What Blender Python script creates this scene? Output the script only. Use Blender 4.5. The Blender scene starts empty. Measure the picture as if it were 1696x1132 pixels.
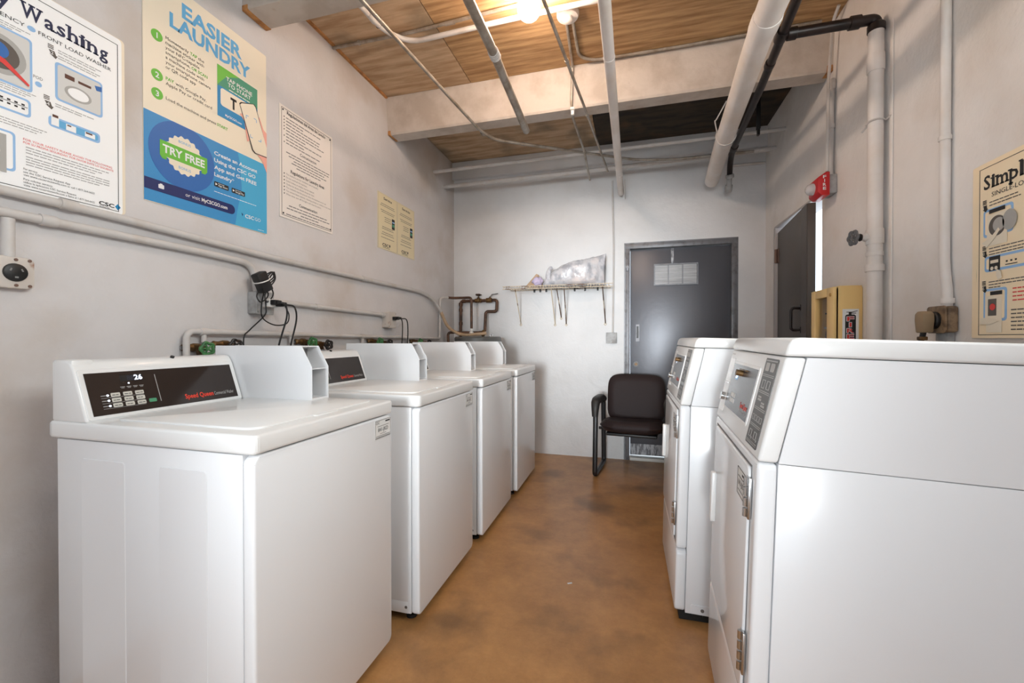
import bpy, bmesh, math, random
from mathutils import Vector, Matrix
random.seed(7)
sc = bpy.context.scene
COL = sc.collection
R = math.radians

# ---------------------------------------------------------------- camera, light, exposure
cd = bpy.data.cameras.new('camera'); cam = bpy.data.objects.new('camera', cd); COL.objects.link(cam)
cd.sensor_width = 36.0; cd.lens = 703.2/1696*36.0; cd.clip_start = 0.02
cam.location = (0, 0, 1.15); cam.rotation_euler = (R(90-0.457), 0, R(15.55))
sc.camera = cam
sc.view_settings.view_transform = 'Standard'; sc.view_settings.look = 'None'
sc.view_settings.exposure = 0.04; sc.view_settings.gamma = 1.0
sc.view_settings.use_curve_mapping = False
w = bpy.data.worlds.new('world'); sc.world = w; w.use_nodes = True
bg = w.node_tree.nodes['Background']; bg.inputs[0].default_value = (0.80, 0.90, 1.0, 1); bg.inputs[1].default_value = 2.6
# narrow lamp beam added for daylight from an assumed, unseen entrance behind the camera
def area(name, loc, rot, sx, sy, energy, color, spread=180):
    d = bpy.data.lights.new(name, 'AREA'); d.shape = 'RECTANGLE'; d.size = sx; d.size_y = sy
    d.energy = energy; d.color = color; d.spread = R(spread)
    o = bpy.data.objects.new(name, d); COL.objects.link(o); o.location = loc; o.rotation_euler = [R(a) for a in rot]
area('entrance_fill', (-0.33, -5.2, 1.5), (90, 0, 0), 1.2, 1.6, 12.5, (0.91, 0.97, 1.0), 24)
# fill lamp added beside the camera, set in a made-up window (added_window_1 below)
area('side_fill_light', (1.20, 0.45, 2.3), (0, 106, 0), 0.74, 1.5, 34.0, (0.98, 1.0, 0.95))
def portal(loc, rot, sx, sy):
    area('sky_portal', loc, rot, sx, sy, 1.0, (1, 1, 1)); bpy.context.scene.collection.objects[-1].data.cycles.is_portal = True
portal((-1.80, -0.5, 1.5), (0, -90, 0), 1.0, 1.4)
portal((1.24, 0.45, 2.3), (0, 90, 0), 0.8, 1.6)
portal((-0.33, -1.52, 1.05), (90, 0, 0), 1.1, 2.1)

# ---------------------------------------------------------------- materials
def lin(c):
    return tuple(((v/255)/12.92 if v/255 <= 0.04045 else (((v/255)+0.055)/1.055)**2.4) for v in c)
def mat(name, rgb, rough=0.5, metal=0.0, var=None, vscale=6.0, bump=0.0, bscale=40.0, emit=0.0, alpha=1.0, trans=0.0, vpos=(0.42, 0.62), stretch=None, rgb3=None, v3=(0.6, 0.7), s3=3.0, coat=0.0, detail=6.0, nrough=0.6):
    m = bpy.data.materials.new(name); m.use_nodes = True
    nt = m.node_tree; b = nt.nodes['Principled BSDF']
    c = lin(rgb) + (1,)
    b.inputs['Base Color'].default_value = c
    b.inputs['Roughness'].default_value = rough; b.inputs['Metallic'].default_value = metal
    if coat: b.inputs['Coat Weight'].default_value = coat; b.inputs['Coat Roughness'].default_value = 0.08
    if trans: b.inputs['Transmission Weight'].default_value = trans
    if alpha < 1: b.inputs['Alpha'].default_value = alpha
    if emit:
        b.inputs['Emission Color'].default_value = c; b.inputs['Emission Strength'].default_value = emit
    if var or bump or rgb3:
        tc = nt.nodes.new('ShaderNodeTexCoord'); vec = tc.outputs['Object']
        if stretch:
            mp = nt.nodes.new('ShaderNodeMapping'); mp.inputs['Scale'].default_value = stretch
            nt.links.new(vec, mp.inputs['Vector']); vec = mp.outputs['Vector']
    last = None
    if var:
        n = nt.nodes.new('ShaderNodeTexNoise'); n.inputs['Scale'].default_value = vscale; n.inputs['Detail'].default_value = detail
        n.inputs['Roughness'].default_value = nrough
        nt.links.new(vec, n.inputs['Vector'])
        r = nt.nodes.new('ShaderNodeValToRGB'); nt.links.new(n.outputs['Fac'], r.inputs['Fac'])
        r.color_ramp.elements[0].position = vpos[0]; r.color_ramp.elements[1].position = vpos[1]
        r.color_ramp.elements[0].color = c; r.color_ramp.elements[1].color = lin(var) + (1,)
        last = r.outputs['Color']
    if rgb3:
        n3 = nt.nodes.new('ShaderNodeTexNoise'); n3.inputs['Scale'].default_value = s3; n3.inputs['Detail'].default_value = 8
        nt.links.new(tc.outputs['Object'], n3.inputs['Vector'])
        mr = nt.nodes.new('ShaderNodeMapRange'); mr.inputs['From Min'].default_value = v3[0]; mr.inputs['From Max'].default_value = v3[1]
        nt.links.new(n3.outputs['Fac'], mr.inputs['Value'])
        mx = nt.nodes.new('ShaderNodeMixRGB'); nt.links.new(mr.outputs['Result'], mx.inputs['Fac'])
        if last: nt.links.new(last, mx.inputs['Color1'])
        else: mx.inputs['Color1'].default_value = c
        mx.inputs['Color2'].default_value = lin(rgb3) + (1,)
        last = mx.outputs['Color']
    if last: nt.links.new(last, b.inputs['Base Color'])
    if bump:
        n2 = nt.nodes.new('ShaderNodeTexNoise'); n2.inputs['Scale'].default_value = bscale; n2.inputs['Detail'].default_value = 5
        nt.links.new(vec, n2.inputs['Vector'])
        bp = nt.nodes.new('ShaderNodeBump'); bp.inputs['Strength'].default_value = bump; bp.inputs['Distance'].default_value = 0.01
        nt.links.new(n2.outputs['Fac'], bp.inputs['Height']); nt.links.new(bp.outputs['Normal'], b.inputs['Normal'])
    return m

M = {}
def plaster(name, rgb, var, dirt):
    """painted rough plaster: two noise colours, trowel marks as bump, scattered dark scuffs"""
    m = mat(name, rgb, 0.55, var=var, vscale=2.2, vpos=(0.4, 0.66), rgb3=dirt, v3=(0.52, 0.78), s3=1.5)
    nt = m.node_tree; b = nt.nodes['Principled BSDF']
    tc = nt.nodes.new('ShaderNodeTexCoord')
    a = nt.nodes.new('ShaderNodeTexNoise'); a.inputs['Scale'].default_value = 6; a.inputs['Detail'].default_value = 8; a.inputs['Distortion'].default_value = 0.7
    c = nt.nodes.new('ShaderNodeTexNoise'); c.inputs['Scale'].default_value = 70; c.inputs['Detail'].default_value = 3
    ad = nt.nodes.new('ShaderNodeMath'); ad.operation = 'MULTIPLY_ADD'; ad.inputs[1].default_value = 0.18
    for n in (a, c): nt.links.new(tc.outputs['Object'], n.inputs['Vector'])
    nt.links.new(c.outputs['Fac'], ad.inputs[0]); nt.links.new(a.outputs['Fac'], ad.inputs[2])
    bp = nt.nodes.new('ShaderNodeBump'); bp.inputs['Strength'].default_value = 0.45; bp.inputs['Distance'].default_value = 0.014
    nt.links.new(ad.outputs[0], bp.inputs['Height']); nt.links.new(bp.outputs['Normal'], b.inputs['Normal'])
    return m
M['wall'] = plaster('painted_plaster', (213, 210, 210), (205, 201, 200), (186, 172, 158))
M['wall_right'] = plaster('plaster_right_lightened', (240, 236, 233), (232, 227, 223), (212, 200, 188))  # same plaster in a lighter colour, making up for weak light on this wall
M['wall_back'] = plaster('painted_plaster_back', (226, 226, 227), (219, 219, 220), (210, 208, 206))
M['floor'] = mat('stained_concrete', (198, 147, 92), 0.34, var=(160, 114, 68), vscale=3.2, vpos=(0.36, 0.66), rgb3=(100, 74, 50), v3=(0.53, 0.76), s3=2.3, bump=0.07, bscale=90, detail=13, nrough=0.78)
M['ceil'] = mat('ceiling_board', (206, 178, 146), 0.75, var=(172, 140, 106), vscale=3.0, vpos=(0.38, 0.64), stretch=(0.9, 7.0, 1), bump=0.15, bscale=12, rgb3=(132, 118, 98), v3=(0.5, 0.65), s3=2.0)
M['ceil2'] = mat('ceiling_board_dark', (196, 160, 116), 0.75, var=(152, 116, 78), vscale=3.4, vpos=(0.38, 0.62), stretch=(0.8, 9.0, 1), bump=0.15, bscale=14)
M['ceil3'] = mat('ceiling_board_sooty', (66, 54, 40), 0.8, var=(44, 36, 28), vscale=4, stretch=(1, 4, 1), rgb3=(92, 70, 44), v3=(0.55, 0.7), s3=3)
M['beam'] = mat('painted_concrete_beam', (204, 194, 184), 0.7, var=(186, 174, 162), vscale=5, bump=0.35, bscale=30, rgb3=(172, 128, 86), v3=(0.70, 0.80), s3=4.5)
M['peel'] = mat('peeling_ochre_paint', (196, 140, 84), 0.8, var=(160, 108, 62), vscale=25, bump=0.4, bscale=60)
M['enamel'] = mat('white_enamel', (236, 237, 239), 0.22, coat=0.3)
M['enamel2'] = mat('white_plastic', (235, 235, 234), 0.28, coat=0.2)
M['seam'] = mat('seam_grey', (120, 120, 122), 0.6)
M['black'] = mat('black_plastic', (20, 19, 19), 0.45)
M['rubber'] = mat('black_rubber', (22, 21, 20), 0.7)
M['panel'] = mat('control_panel_gloss', (46, 37, 33), 0.14)
M['panel_grey'] = mat('control_panel_grey', (84, 84, 88), 0.25)
M['strip'] = mat('instruction_strip', (66, 62, 60), 0.35)
M['red'] = mat('lettering_red', (226, 62, 40), 0.5)
M['silver'] = mat('lettering_silver', (176, 174, 172), 0.4)
M['key'] = mat('key_beige', (206, 202, 192), 0.5)
M['keygreen'] = mat('key_green', (76, 152, 112), 0.5)
M['led'] = mat('lit_digits', (225, 236, 255), 0.4, emit=2.2)
M['leddim'] = mat('unlit_digits', (48, 50, 66), 0.4)
M['chrome'] = mat('chrome', (190, 190, 190), 0.22, metal=1.0)
M['steel'] = mat('dull_steel', (150, 150, 150), 0.4, metal=0.8)
M['label'] = mat('label_paper', (232, 232, 230), 0.5)
M['ink'] = mat('ink_black', (38, 36, 36), 0.7)
M['inkg'] = mat('ink_grey', (124, 121, 120), 0.7)
M['inkl'] = mat('ink_light_grey', (172, 170, 170), 0.7)
M['navy'] = mat('ink_navy', (34, 40, 74), 0.6)
M['paper'] = mat('poster_white', (249, 249, 249), 0.4)
M['cream'] = mat('poster_cream', (238, 226, 204), 0.45)
M['cream2'] = mat('notice_cream', (226, 214, 178), 0.5)
M['sign'] = mat('sign_white', (236, 228, 220), 0.45)
M['yellowed'] = mat('yellowed_board', (250, 230, 196), 0.45)
M['skyblue'] = mat('print_sky_blue', (98, 172, 218), 0.5)
M['blue1'] = mat('print_blue', (58, 142, 200), 0.5)
M['blue2'] = mat('print_mid_blue', (44, 104, 176), 0.5)
M['blue3'] = mat('print_light_blue', (72, 170, 214), 0.5)
M['paleblue'] = mat('print_pale_blue', (150, 190, 232), 0.5)
M['dnavy'] = mat('print_navy', (24, 40, 98), 0.5)
M['green'] = mat('print_green', (106, 186, 62), 0.5)
M['teal'] = mat('print_teal', (62, 146, 116), 0.5)
M['cyan'] = mat('print_cyan', (22, 134, 190), 0.5)
M['skin'] = mat('print_pink', (238, 172, 156), 0.5)
M['printgrey'] = mat('print_grey', (172, 170, 166), 0.5)
M['printlight'] = mat('print_light_grey', (214, 213, 210), 0.5)
M['printdark'] = mat('print_dark_grey', (92, 84, 78), 0.5)
M['printbrown'] = mat('print_brown', (88, 50, 36), 0.5)
M['printred'] = mat('print_red', (222, 62, 58), 0.5)
M['conduit'] = mat('painted_conduit', (204, 200, 197), 0.5, var=(190, 180, 170), vscale=7, vpos=(0.5, 0.75), bump=0.1, bscale=50)
M['galv'] = mat('galvanised_conduit', (168, 160, 150), 0.42, metal=0.35, var=(140, 128, 114), vscale=12)
M['pvc'] = mat('white_drain_pipe', (230, 224, 220), 0.42, var=(218, 209, 200), vscale=3)
M['iron'] = mat('black_iron_pipe', (42, 30, 28), 0.35, metal=0.2, var=(26, 22, 22), vscale=9)
M['copper'] = mat('tarnished_copper', (104, 76, 60), 0.45, metal=0.5, var=(70, 54, 46), vscale=16)
M['brass'] = mat('old_brass', (122, 92, 54), 0.45, metal=0.5, var=(84, 62, 40), vscale=30)
M['wheelgreen'] = mat('green_handwheel', (74, 138, 78), 0.5, var=(46, 92, 54), vscale=25)
M['wheelblack'] = mat('black_handwheel', (36, 32, 30), 0.45)
M['wheelgrey'] = mat('grey_handwheel', (96, 96, 98), 0.4)
M['hose'] = mat('tan_flexible_conduit', (196, 168, 138), 0.55, var=(176, 148, 118), vscale=20)
M['heater'] = mat('grey_heater_enamel', (104, 104, 102), 0.4, var=(88, 87, 84), vscale=4)
M['box'] = mat('grey_box_paint', (174, 174, 174), 0.5, var=(150, 148, 146), vscale=18)
M['boxw'] = mat('rusty_white_box', (206, 198, 190), 0.5, rgb3=(150, 92, 56), v3=(0.60, 0.70), s3=16)
M['boxr'] = mat('rusty_brown_box', (150, 124, 96), 0.6, var=(96, 76, 58), vscale=22)
M['plugtan'] = mat('tan_plug', (150, 128, 100), 0.55)
M['tapwhite'] = mat('white_adapter', (232, 230, 226), 0.4)
M['cord'] = mat('black_cord', (26, 24, 24), 0.5)
M['door'] = mat('dark_grey_metal_door', (92, 93, 99), 0.34, metal=0.25, bump=0.06, bscale=30)
M['doorframe'] = mat('grey_door_frame', (116, 116, 120), 0.42, metal=0.2, var=(84, 82, 82), vscale=14, vpos=(0.5, 0.7))
M['door2'] = mat('dark_side_door', (88, 82, 78), 0.5, bump=0.05, bscale=30)
M['jamb'] = mat('painted_jamb', (186, 180, 178), 0.5)
M['louvre'] = mat('painted_over_glass', (176, 176, 178), 0.4, var=(146, 146, 148), vscale=4, stretch=(1, 1, 22), bump=0.3, bscale=6)
M['paintchip'] = mat('bare_metal_scrapes', (178, 178, 182), 0.4, var=(108, 108, 112), vscale=26, stretch=(2, 1, 0.6), vpos=(0.45, 0.55))
M['threshold'] = mat('threshold', (214, 212, 206), 0.6)
M['hinge'] = mat('rusty_hinge', (118, 92, 80), 0.5, metal=0.3)
M['upholstery'] = mat('brown_vinyl', (46, 36, 36), 0.55, bump=0.08, bscale=220)
M['upholstery'].node_tree.nodes['Principled BSDF'].inputs['Specular IOR Level'].default_value = 0.18
M['chairframe'] = mat('black_chair_frame', (26, 26, 28), 0.35)
M['chairarm'] = mat('black_arm_pad', (40, 37, 36), 0.5)
M['wire'] = mat('shelf_wire', (214, 200, 178), 0.45, rgb3=(112, 84, 62), v3=(0.55, 0.63), s3=9)
M['wirerust'] = mat('rusted_brace', (92, 70, 56), 0.6, rgb3=(214, 200, 178), v3=(0.5, 0.6), s3=7)
M['bag'] = mat('clear_plastic_bag', (214, 213, 217), 0.24, var=(176, 178, 186), vscale=11, vpos=(0.46, 0.60), rgb3=(228, 218, 216), v3=(0.54, 0.64), s3=4.0, bump=0.6, bscale=30, coat=0.5)
M['lilac'] = mat('lilac_cloth', (196, 184, 212), 0.8, bump=0.3, bscale=40)
M['kraft'] = mat('tan_cardboard', (192, 164, 136), 0.8)
M['alarmred'] = mat('alarm_red', (196, 24, 30), 0.35)
M['white'] = mat('plain_white', (236, 236, 236), 0.5)
M['yellow'] = mat('yellow_cabinet', (250, 214, 144), 0.42, coat=0.15)
M['yellowd'] = mat('yellow_cabinet_inside', (206, 160, 92), 0.5)
M['extred'] = mat('extinguisher_body', (70, 30, 28), 0.3)
def glass(name):
    m = bpy.data.materials.new(name); m.use_nodes = True; nt = m.node_tree
    for n in list(nt.nodes): nt.nodes.remove(n)
    o = nt.nodes.new('ShaderNodeOutputMaterial'); mx = nt.nodes.new('ShaderNodeMixShader'); mx.inputs[0].default_value = 0.12
    t = nt.nodes.new('ShaderNodeBsdfTransparent'); g = nt.nodes.new('ShaderNodeBsdfGlossy'); g.inputs['Roughness'].default_value = 0.05
    nt.links.new(t.outputs[0], mx.inputs[1]); nt.links.new(g.outputs[0], mx.inputs[2]); nt.links.new(mx.outputs[0], o.inputs[0])
    return m
M['glass'] = glass('clear_window')
M['lens'] = mat('strobe_lens', (236, 238, 240), 0.05, trans=0.35, coat=0.6)
def emitter(name, rgb, s):
    m = bpy.data.materials.new(name); m.use_nodes = True; nt = m.node_tree
    b = nt.nodes['Principled BSDF']; b.inputs['Base Color'].default_value = (0.9, 0.9, 0.9, 1)
    b.inputs['Emission Color'].default_value = rgb + (1,); b.inputs['Emission Strength'].default_value = s
    return m
M['bulb'] = emitter('lit_bulb', (1.0, 0.78, 0.62), 176)

# ---------------------------------------------------------------- mesh helpers
class Pl:
    """a flat face in the room: origin, right, up, normal"""
    def __init__(s, o, ex, ey, n):
        s.o = Vector(o); s.ex = Vector(ex).normalized(); s.ey = Vector(ey).normalized(); s.n = Vector(n).normalized()
    def p(s, a, b, h=0.0): return s.o + s.ex*a + s.ey*b + s.n*h
def rrect(a0, b0, a1, b1, r, n=4):
    out = []
    for cx, cy, t0 in ((a1-r, b0+r, -90), (a1-r, b1-r, 0), (a0+r, b1-r, 90), (a0+r, b0+r, 180)):
        for i in range(n+1):
            t = R(t0 + 90*i/n); out.append((cx+r*math.cos(t), cy+r*math.sin(t)))
    return out
def circ(cx, cy, rx, n=28, ry=None):
    ry = rx if ry is None else ry
    return [(cx+rx*math.cos(2*math.pi*i/n), cy+ry*math.sin(2*math.pi*i/n)) for i in range(n)]
def clip(poly, fn):
    out = []
    for i in range(len(poly)):
        a, b = poly[i], poly[(i+1) % len(poly)]; fa, fb = fn(*a), fn(*b)
        if fa >= 0: out.append(a)
        if fa*fb < 0:
            t = fa/(fa-fb); out.append((a[0]+(b[0]-a[0])*t, a[1]+(b[1]-a[1])*t))
    return out
def fillet(pts, r, n=6):
    pts = [Vector(p) for p in pts]; out = [pts[0]]
    for i in range(1, len(pts)-1):
        a, b, c = pts[i-1], pts[i], pts[i+1]
        u = (a-b); v = (c-b); k = min(r, u.length*0.49, v.length*0.49)
        p0 = b+u.normalized()*k; p1 = b+v.normalized()*k
        for j in range(n+1):
            t = j/n; out.append(p0*(1-t)**2 + b*2*t*(1-t) + p1*t*t)
    out.append(pts[-1]); return out
def smooth_path(pts, n=8):
    P = [Vector(p) for p in pts]; P = [P[0]*2-P[1]] + P + [P[-1]*2-P[-2]]; out = []
    for i in range(1, len(P)-2):
        p0, p1, p2, p3 = P[i-1:i+3]
        for j in range(n):
            t = j/n
            out.append(0.5*((2*p1) + (p2-p0)*t + (2*p0-5*p1+4*p2-p3)*t*t + (3*p1-p0-3*p2+p3)*t**3))
    out.append(P[-2]); return out

FINE = {'small_print', 'rules_print', 'warning_print', 'sticker_print', 'strip_print', 'key_lettering', 'shelf_wires'}   # print and wires too small to pick apart
class MB:
    def __init__(s): s.v = []; s.f = []; s.cuts = []
    def add(s, vs, fs):
        k = len(s.v); s.v += [Vector(v) for v in vs]; s.f += [tuple(i+k for i in f) for f in fs]; return s
    def bm(s, b):
        b.verts.ensure_lookup_table()
        for i, v in enumerate(b.verts): v.index = i
        s.add([v.co.copy() for v in b.verts], [[v.index for v in f.verts] for f in b.faces]); b.free(); return s
    def box(s, lo, hi, bev=0.0, seg=2):
        b = bmesh.new(); bmesh.ops.create_cube(b, size=1.0)
        for v in b.verts:
            v.co = Vector([lo[i] + (v.co[i]+0.5)*(hi[i]-lo[i]) for i in range(3)])
        if bev: bmesh.ops.bevel(b, geom=b.edges[:], offset=bev, segments=seg, profile=0.5, affect='EDGES')
        return s.bm(b)
    def prism(s, poly, fn, h0, h1, bev=0.0, seg=2):
        """poly in 2D, fn(a,b,h) -> 3D"""
        n = len(poly); b = bmesh.new()
        lo = [b.verts.new(fn(a, c, h0)) for a, c in poly]; hi = [b.verts.new(fn(a, c, h1)) for a, c in poly]
        b.faces.new(lo); b.faces.new(hi)
        for i in range(n):
            j = (i+1) % n; b.faces.new((lo[i], lo[j], hi[j], hi[i]))
        bmesh.ops.recalc_face_normals(b, faces=b.faces[:])
        if bev: bmesh.ops.bevel(b, geom=b.edges[:], offset=bev, segments=seg, profile=0.5, affect='EDGES')
        return s.bm(b)
    def decal(s, pl, poly, h, t=0.0006):
        s.cuts.append((len(s.v), len(s.f))); return s.prism(poly, pl.p, h, h+t)
    def rect(s, pl, a0, b0, a1, b1, h, t=0.0006): return s.decal(pl, [(a0, b0), (a1, b0), (a1, b1), (a0, b1)], h, t)
    def frame(s, pl, a0, b0, a1, b1, wd, h, t=0.0006):
        s.rect(pl, a0, b0, a1, b0+wd, h, t); s.rect(pl, a0, b1-wd, a1, b1, h, t)
        s.rect(pl, a0, b0+wd, a0+wd, b1-wd, h, t); return s.rect(pl, a1-wd, b0+wd, a1, b1-wd, h, t)
    def tube(s, pts, r, n=10, cap=True):
        pts = [Vector(p) for p in pts]; rs = r if isinstance(r, (list, tuple)) else [r]*len(pts)
        t0 = (pts[1]-pts[0]).normalized(); up = Vector((0, 0, 1)) if abs(t0.z) < 0.9 else Vector((1, 0, 0))
        x = t0.cross(up).normalized(); vs = []; fs = []
        for i, p in enumerate(pts):
            a = pts[max(0, i-1)]; c = pts[min(len(pts)-1, i+1)]; t = (c-a).normalized()
            x = (x - t*x.dot(t)).normalized(); y = t.cross(x)
            for j in range(n):
                q = 2*math.pi*j/n; vs.append(p + x*(math.cos(q)*rs[i]) + y*(math.sin(q)*rs[i]))
        for i in range(len(pts)-1):
            for j in range(n):
                k = (j+1) % n; fs.append((i*n+j, i*n+k, (i+1)*n+k, (i+1)*n+j))
        if cap: fs.append(tuple(range(n-1, -1, -1))); fs.append(tuple((len(pts)-1)*n+j for j in range(n)))
        return s.add(vs, fs)
    def cyl(s, p0, p1, r, n=20, r1=None): return s.tube([p0, p1], [r, r if r1 is None else r1], n)
    def torus(s, c, ax, R0, r, n=24, m=8):
        c = Vector(c); ax = Vector(ax).normalized(); up = Vector((0, 0, 1)) if abs(ax.z) < 0.9 else Vector((1, 0, 0))
        x = ax.cross(up).normalized(); y = ax.cross(x); vs = []; fs = []
        for i in range(n):
            d = x*math.cos(2*math.pi*i/n)+y*math.sin(2*math.pi*i/n)
            for j in range(m):
                q = 2*math.pi*j/m; vs.append(c + d*(R0+r*math.cos(q)) + ax*(r*math.sin(q)))
        for i in range(n):
            for j in range(m):
                fs.append((i*m+j, ((i+1) % n)*m+j, ((i+1) % n)*m+(j+1) % m, i*m+(j+1) % m))
        return s.add(vs, fs)
    def lathe(s, c, ax, prof, n=24):
        """prof: list of (radius, distance along ax)"""
        c = Vector(c); ax = Vector(ax).normalized(); up = Vector((0, 0, 1)) if abs(ax.z) < 0.9 else Vector((1, 0, 0))
        x = ax.cross(up).normalized(); y = ax.cross(x); vs = []; fs = []; m = len(prof)
        for i in range(n):
            d = x*math.cos(2*math.pi*i/n)+y*math.sin(2*math.pi*i/n)
            for r, h in prof: vs.append(c + d*max(r, 1e-4) + ax*h)
        for i in range(n):
            k = (i+1) % n
            for j in range(m-1): fs.append((i*m+j, i*m+j+1, k*m+j+1, k*m+j))
        return s.add(vs, fs)
    def text(s, pl, string, a, b, h, cap=0.02, width=None, align='L', bold=0.0, t=0.0006, italic=0.0):
        """letters on a face: a,b = baseline start (or centre/end), cap = capital height, width = total width"""
        cu = bpy.data.curves.new('t', 'FONT'); cu.body = string; cu.size = 1.0; cu.fill_mode = 'BOTH'; cu.extrude = 0.0; cu.offset = bold; cu.resolution_u = 2; cu.shear = italic
        ob = bpy.data.objects.new('t', cu); COL.objects.link(ob)
        dg = bpy.context.evaluated_depsgraph_get(); dg.update()
        me = bpy.data.meshes.new_from_object(ob.evaluated_get(dg))
        co = [v.co.copy() for v in me.vertices]; fs = [tuple(p.vertices) for p in me.polygons]
        bpy.data.objects.remove(ob); bpy.data.curves.remove(cu); bpy.data.meshes.remove(me)
        if not co: return s
        x0 = min(c.x for c in co); x1 = max(c.x for c in co)
        ky = cap/0.70; kx = ky if width is None else width/(x1-x0)
        W = (x1-x0)*kx; off = {'L': 0, 'C': -W/2, 'R': -W}[align]
        return s.add([pl.p(a+off+(c.x-x0)*kx, b+c.y*ky, h+t) for c in co], fs)
    def lines(s, pl, a0, a1, b, hh, h, gap=None, word=(3, 8), t=0.0005):
        """one line of print too small to read: word-long dashes"""
        x = a0; gap = hh*0.55 if gap is None else gap
        while x < a1-hh:
            wl = min(random.uniform(*word)*hh*0.62, a1-x); s.rect(pl, x, b, x+wl, b+hh*0.62, h, t); x += wl+gap
        return s
    def build_each(s, name, m, parent, org):
        c = s.cuts + [(len(s.v), len(s.f))]
        for (v0, f0), (v1, f1) in zip(c, c[1:]):
            q = MB(); q.v = s.v[v0:v1]; q.f = [tuple(i-v0 for i in f) for f in s.f[f0:f1]]; q.build(name, m, parent, org, smooth=False)
    def build(s, name, m, parent=None, org=(0, 0, 0), smooth=True, angle=35):
        me = bpy.data.meshes.new(name); o3 = Vector(org)
        me.from_pydata([tuple(v-o3) for v in s.v], [], s.f); me.validate(); 
        b = bmesh.new(); b.from_mesh(me); bmesh.ops.recalc_face_normals(b, faces=b.faces[:]); b.to_mesh(me); b.free()
        if smooth:
            me.polygons.foreach_set('use_smooth', [True]*len(me.polygons)); me.set_sharp_from_angle(angle=R(angle))
        if m is not None: me.materials.append(M[m] if isinstance(m, str) else m)
        ob = bpy.data.objects.new(name, me); COL.objects.link(ob)
        if parent is not None: ob.parent = parent
        if name in FINE: ob['kind'] = 'stuff'
        return ob

def thing(name, label, cat, loc, group=None, mw=None):
    o = bpy.data.objects.new(name, None); COL.objects.link(o); o.empty_display_size = 0.1
    if mw is not None: o.matrix_world = mw
    else: o.location = loc
    o['label'] = label; o['category'] = cat
    if group: o['group'] = group
    return o
def struct(o): o['kind'] = 'structure'; return o

LW, RW, BD, CH = -1.789, 1.132, 4.15, 2.98
FW = -1.5
PL_L = Pl((LW, 0, 0), (0, 1, 0), (0, 0, 1), (1, 0, 0))     # a = y, b = z
PL_R = Pl((RW, 0, 0), (0, -1, 0), (0, 0, 1), (-1, 0, 0))   # a = -y, b = z
PL_B = Pl((0, BD, 0), (1, 0, 0), (0, 0, 1), (0, -1, 0))    # a = x, b = z

# ---------------------------------------------------------------- room shell
struct(MB().box((LW-.15, FW-.15, -.12), (RW+.15, BD+.15, 0)).build('floor', 'floor', smooth=False))
def holed(x0, x1, ya, yb, za, zb, y0=FW-.15, y1=BD+.15):
    return MB().box((x0, y0, 0), (x1, ya, CH+.1)).box((x0, yb, 0), (x1, y1, CH+.1)).box((x0, ya, 0), (x1, yb, za)).box((x0, ya, zb), (x1, yb, CH+.1))
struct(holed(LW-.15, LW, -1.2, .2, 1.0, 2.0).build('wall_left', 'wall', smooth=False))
for n_, (xa, xb, ya, yb, za, zb) in (('added_window_1', (RW+.02, RW+.06, -.35, 1.25, 1.9, 2.7)), ('added_window_2', (LW-.08, LW-.04, -1.2, .2, 1.0, 2.0))):  # unseen windows, added to let fill light into the room
    ym = (ya+yb)/2
    wn = struct(MB().box((xa, ya, za), (xb, ya+.04, zb)).box((xa, yb-.04, za), (xb, yb, zb)).box((xa, ya+.04, za), (xb, yb-.04, za+.04)).box((xa, ya+.04, zb-.04), (xb, yb-.04, zb)).build(n_, 'jamb', smooth=False))
    MB().box((xa+.005, ym-.015, za+.04), (xb-.005, ym+.015, zb-.04)).build('mullion', 'jamb', wn, smooth=False)
D2A, D2B, D2H = 3.022, 3.853, 2.035
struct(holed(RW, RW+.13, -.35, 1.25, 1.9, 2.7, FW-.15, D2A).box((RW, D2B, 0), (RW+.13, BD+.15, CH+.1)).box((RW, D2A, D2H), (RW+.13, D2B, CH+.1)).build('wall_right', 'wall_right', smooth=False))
D1A, D1B, D1H = -0.044, 0.905, 2.032
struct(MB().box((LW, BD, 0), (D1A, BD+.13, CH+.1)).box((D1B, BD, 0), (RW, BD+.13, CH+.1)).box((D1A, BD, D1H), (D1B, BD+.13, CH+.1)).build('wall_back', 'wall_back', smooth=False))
struct(MB().box((LW, FW-.15, 0), (-.88, FW, CH)).box((.22, FW-.15, 0), (RW, FW, CH)).box((-.88, FW-.15, 2.1), (.22, FW, CH)).build('wall_front', 'wall', smooth=False))  # unseen front wall, its opening narrowed to shape the entrance light
# ceiling: slab plus boards between the beams
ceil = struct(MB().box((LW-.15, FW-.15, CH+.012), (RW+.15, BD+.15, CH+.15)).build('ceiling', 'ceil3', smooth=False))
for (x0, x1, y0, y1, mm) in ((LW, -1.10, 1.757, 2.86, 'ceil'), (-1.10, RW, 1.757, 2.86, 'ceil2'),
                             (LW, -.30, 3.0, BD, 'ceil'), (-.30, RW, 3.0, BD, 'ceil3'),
                             (LW, -.5, FW, 1.63, 'wall_back'), (-.5, RW, FW, 1.63, 'wall_back')):  # unseen front bay boards, coloured pale to bounce light into the room
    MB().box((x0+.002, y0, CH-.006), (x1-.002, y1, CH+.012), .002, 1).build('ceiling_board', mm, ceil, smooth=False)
MB().box((LW, 1.76, CH-.016), (LW+.018, 2.855, CH-.004)).build('paint_edge', 'peel', ceil)
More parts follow.
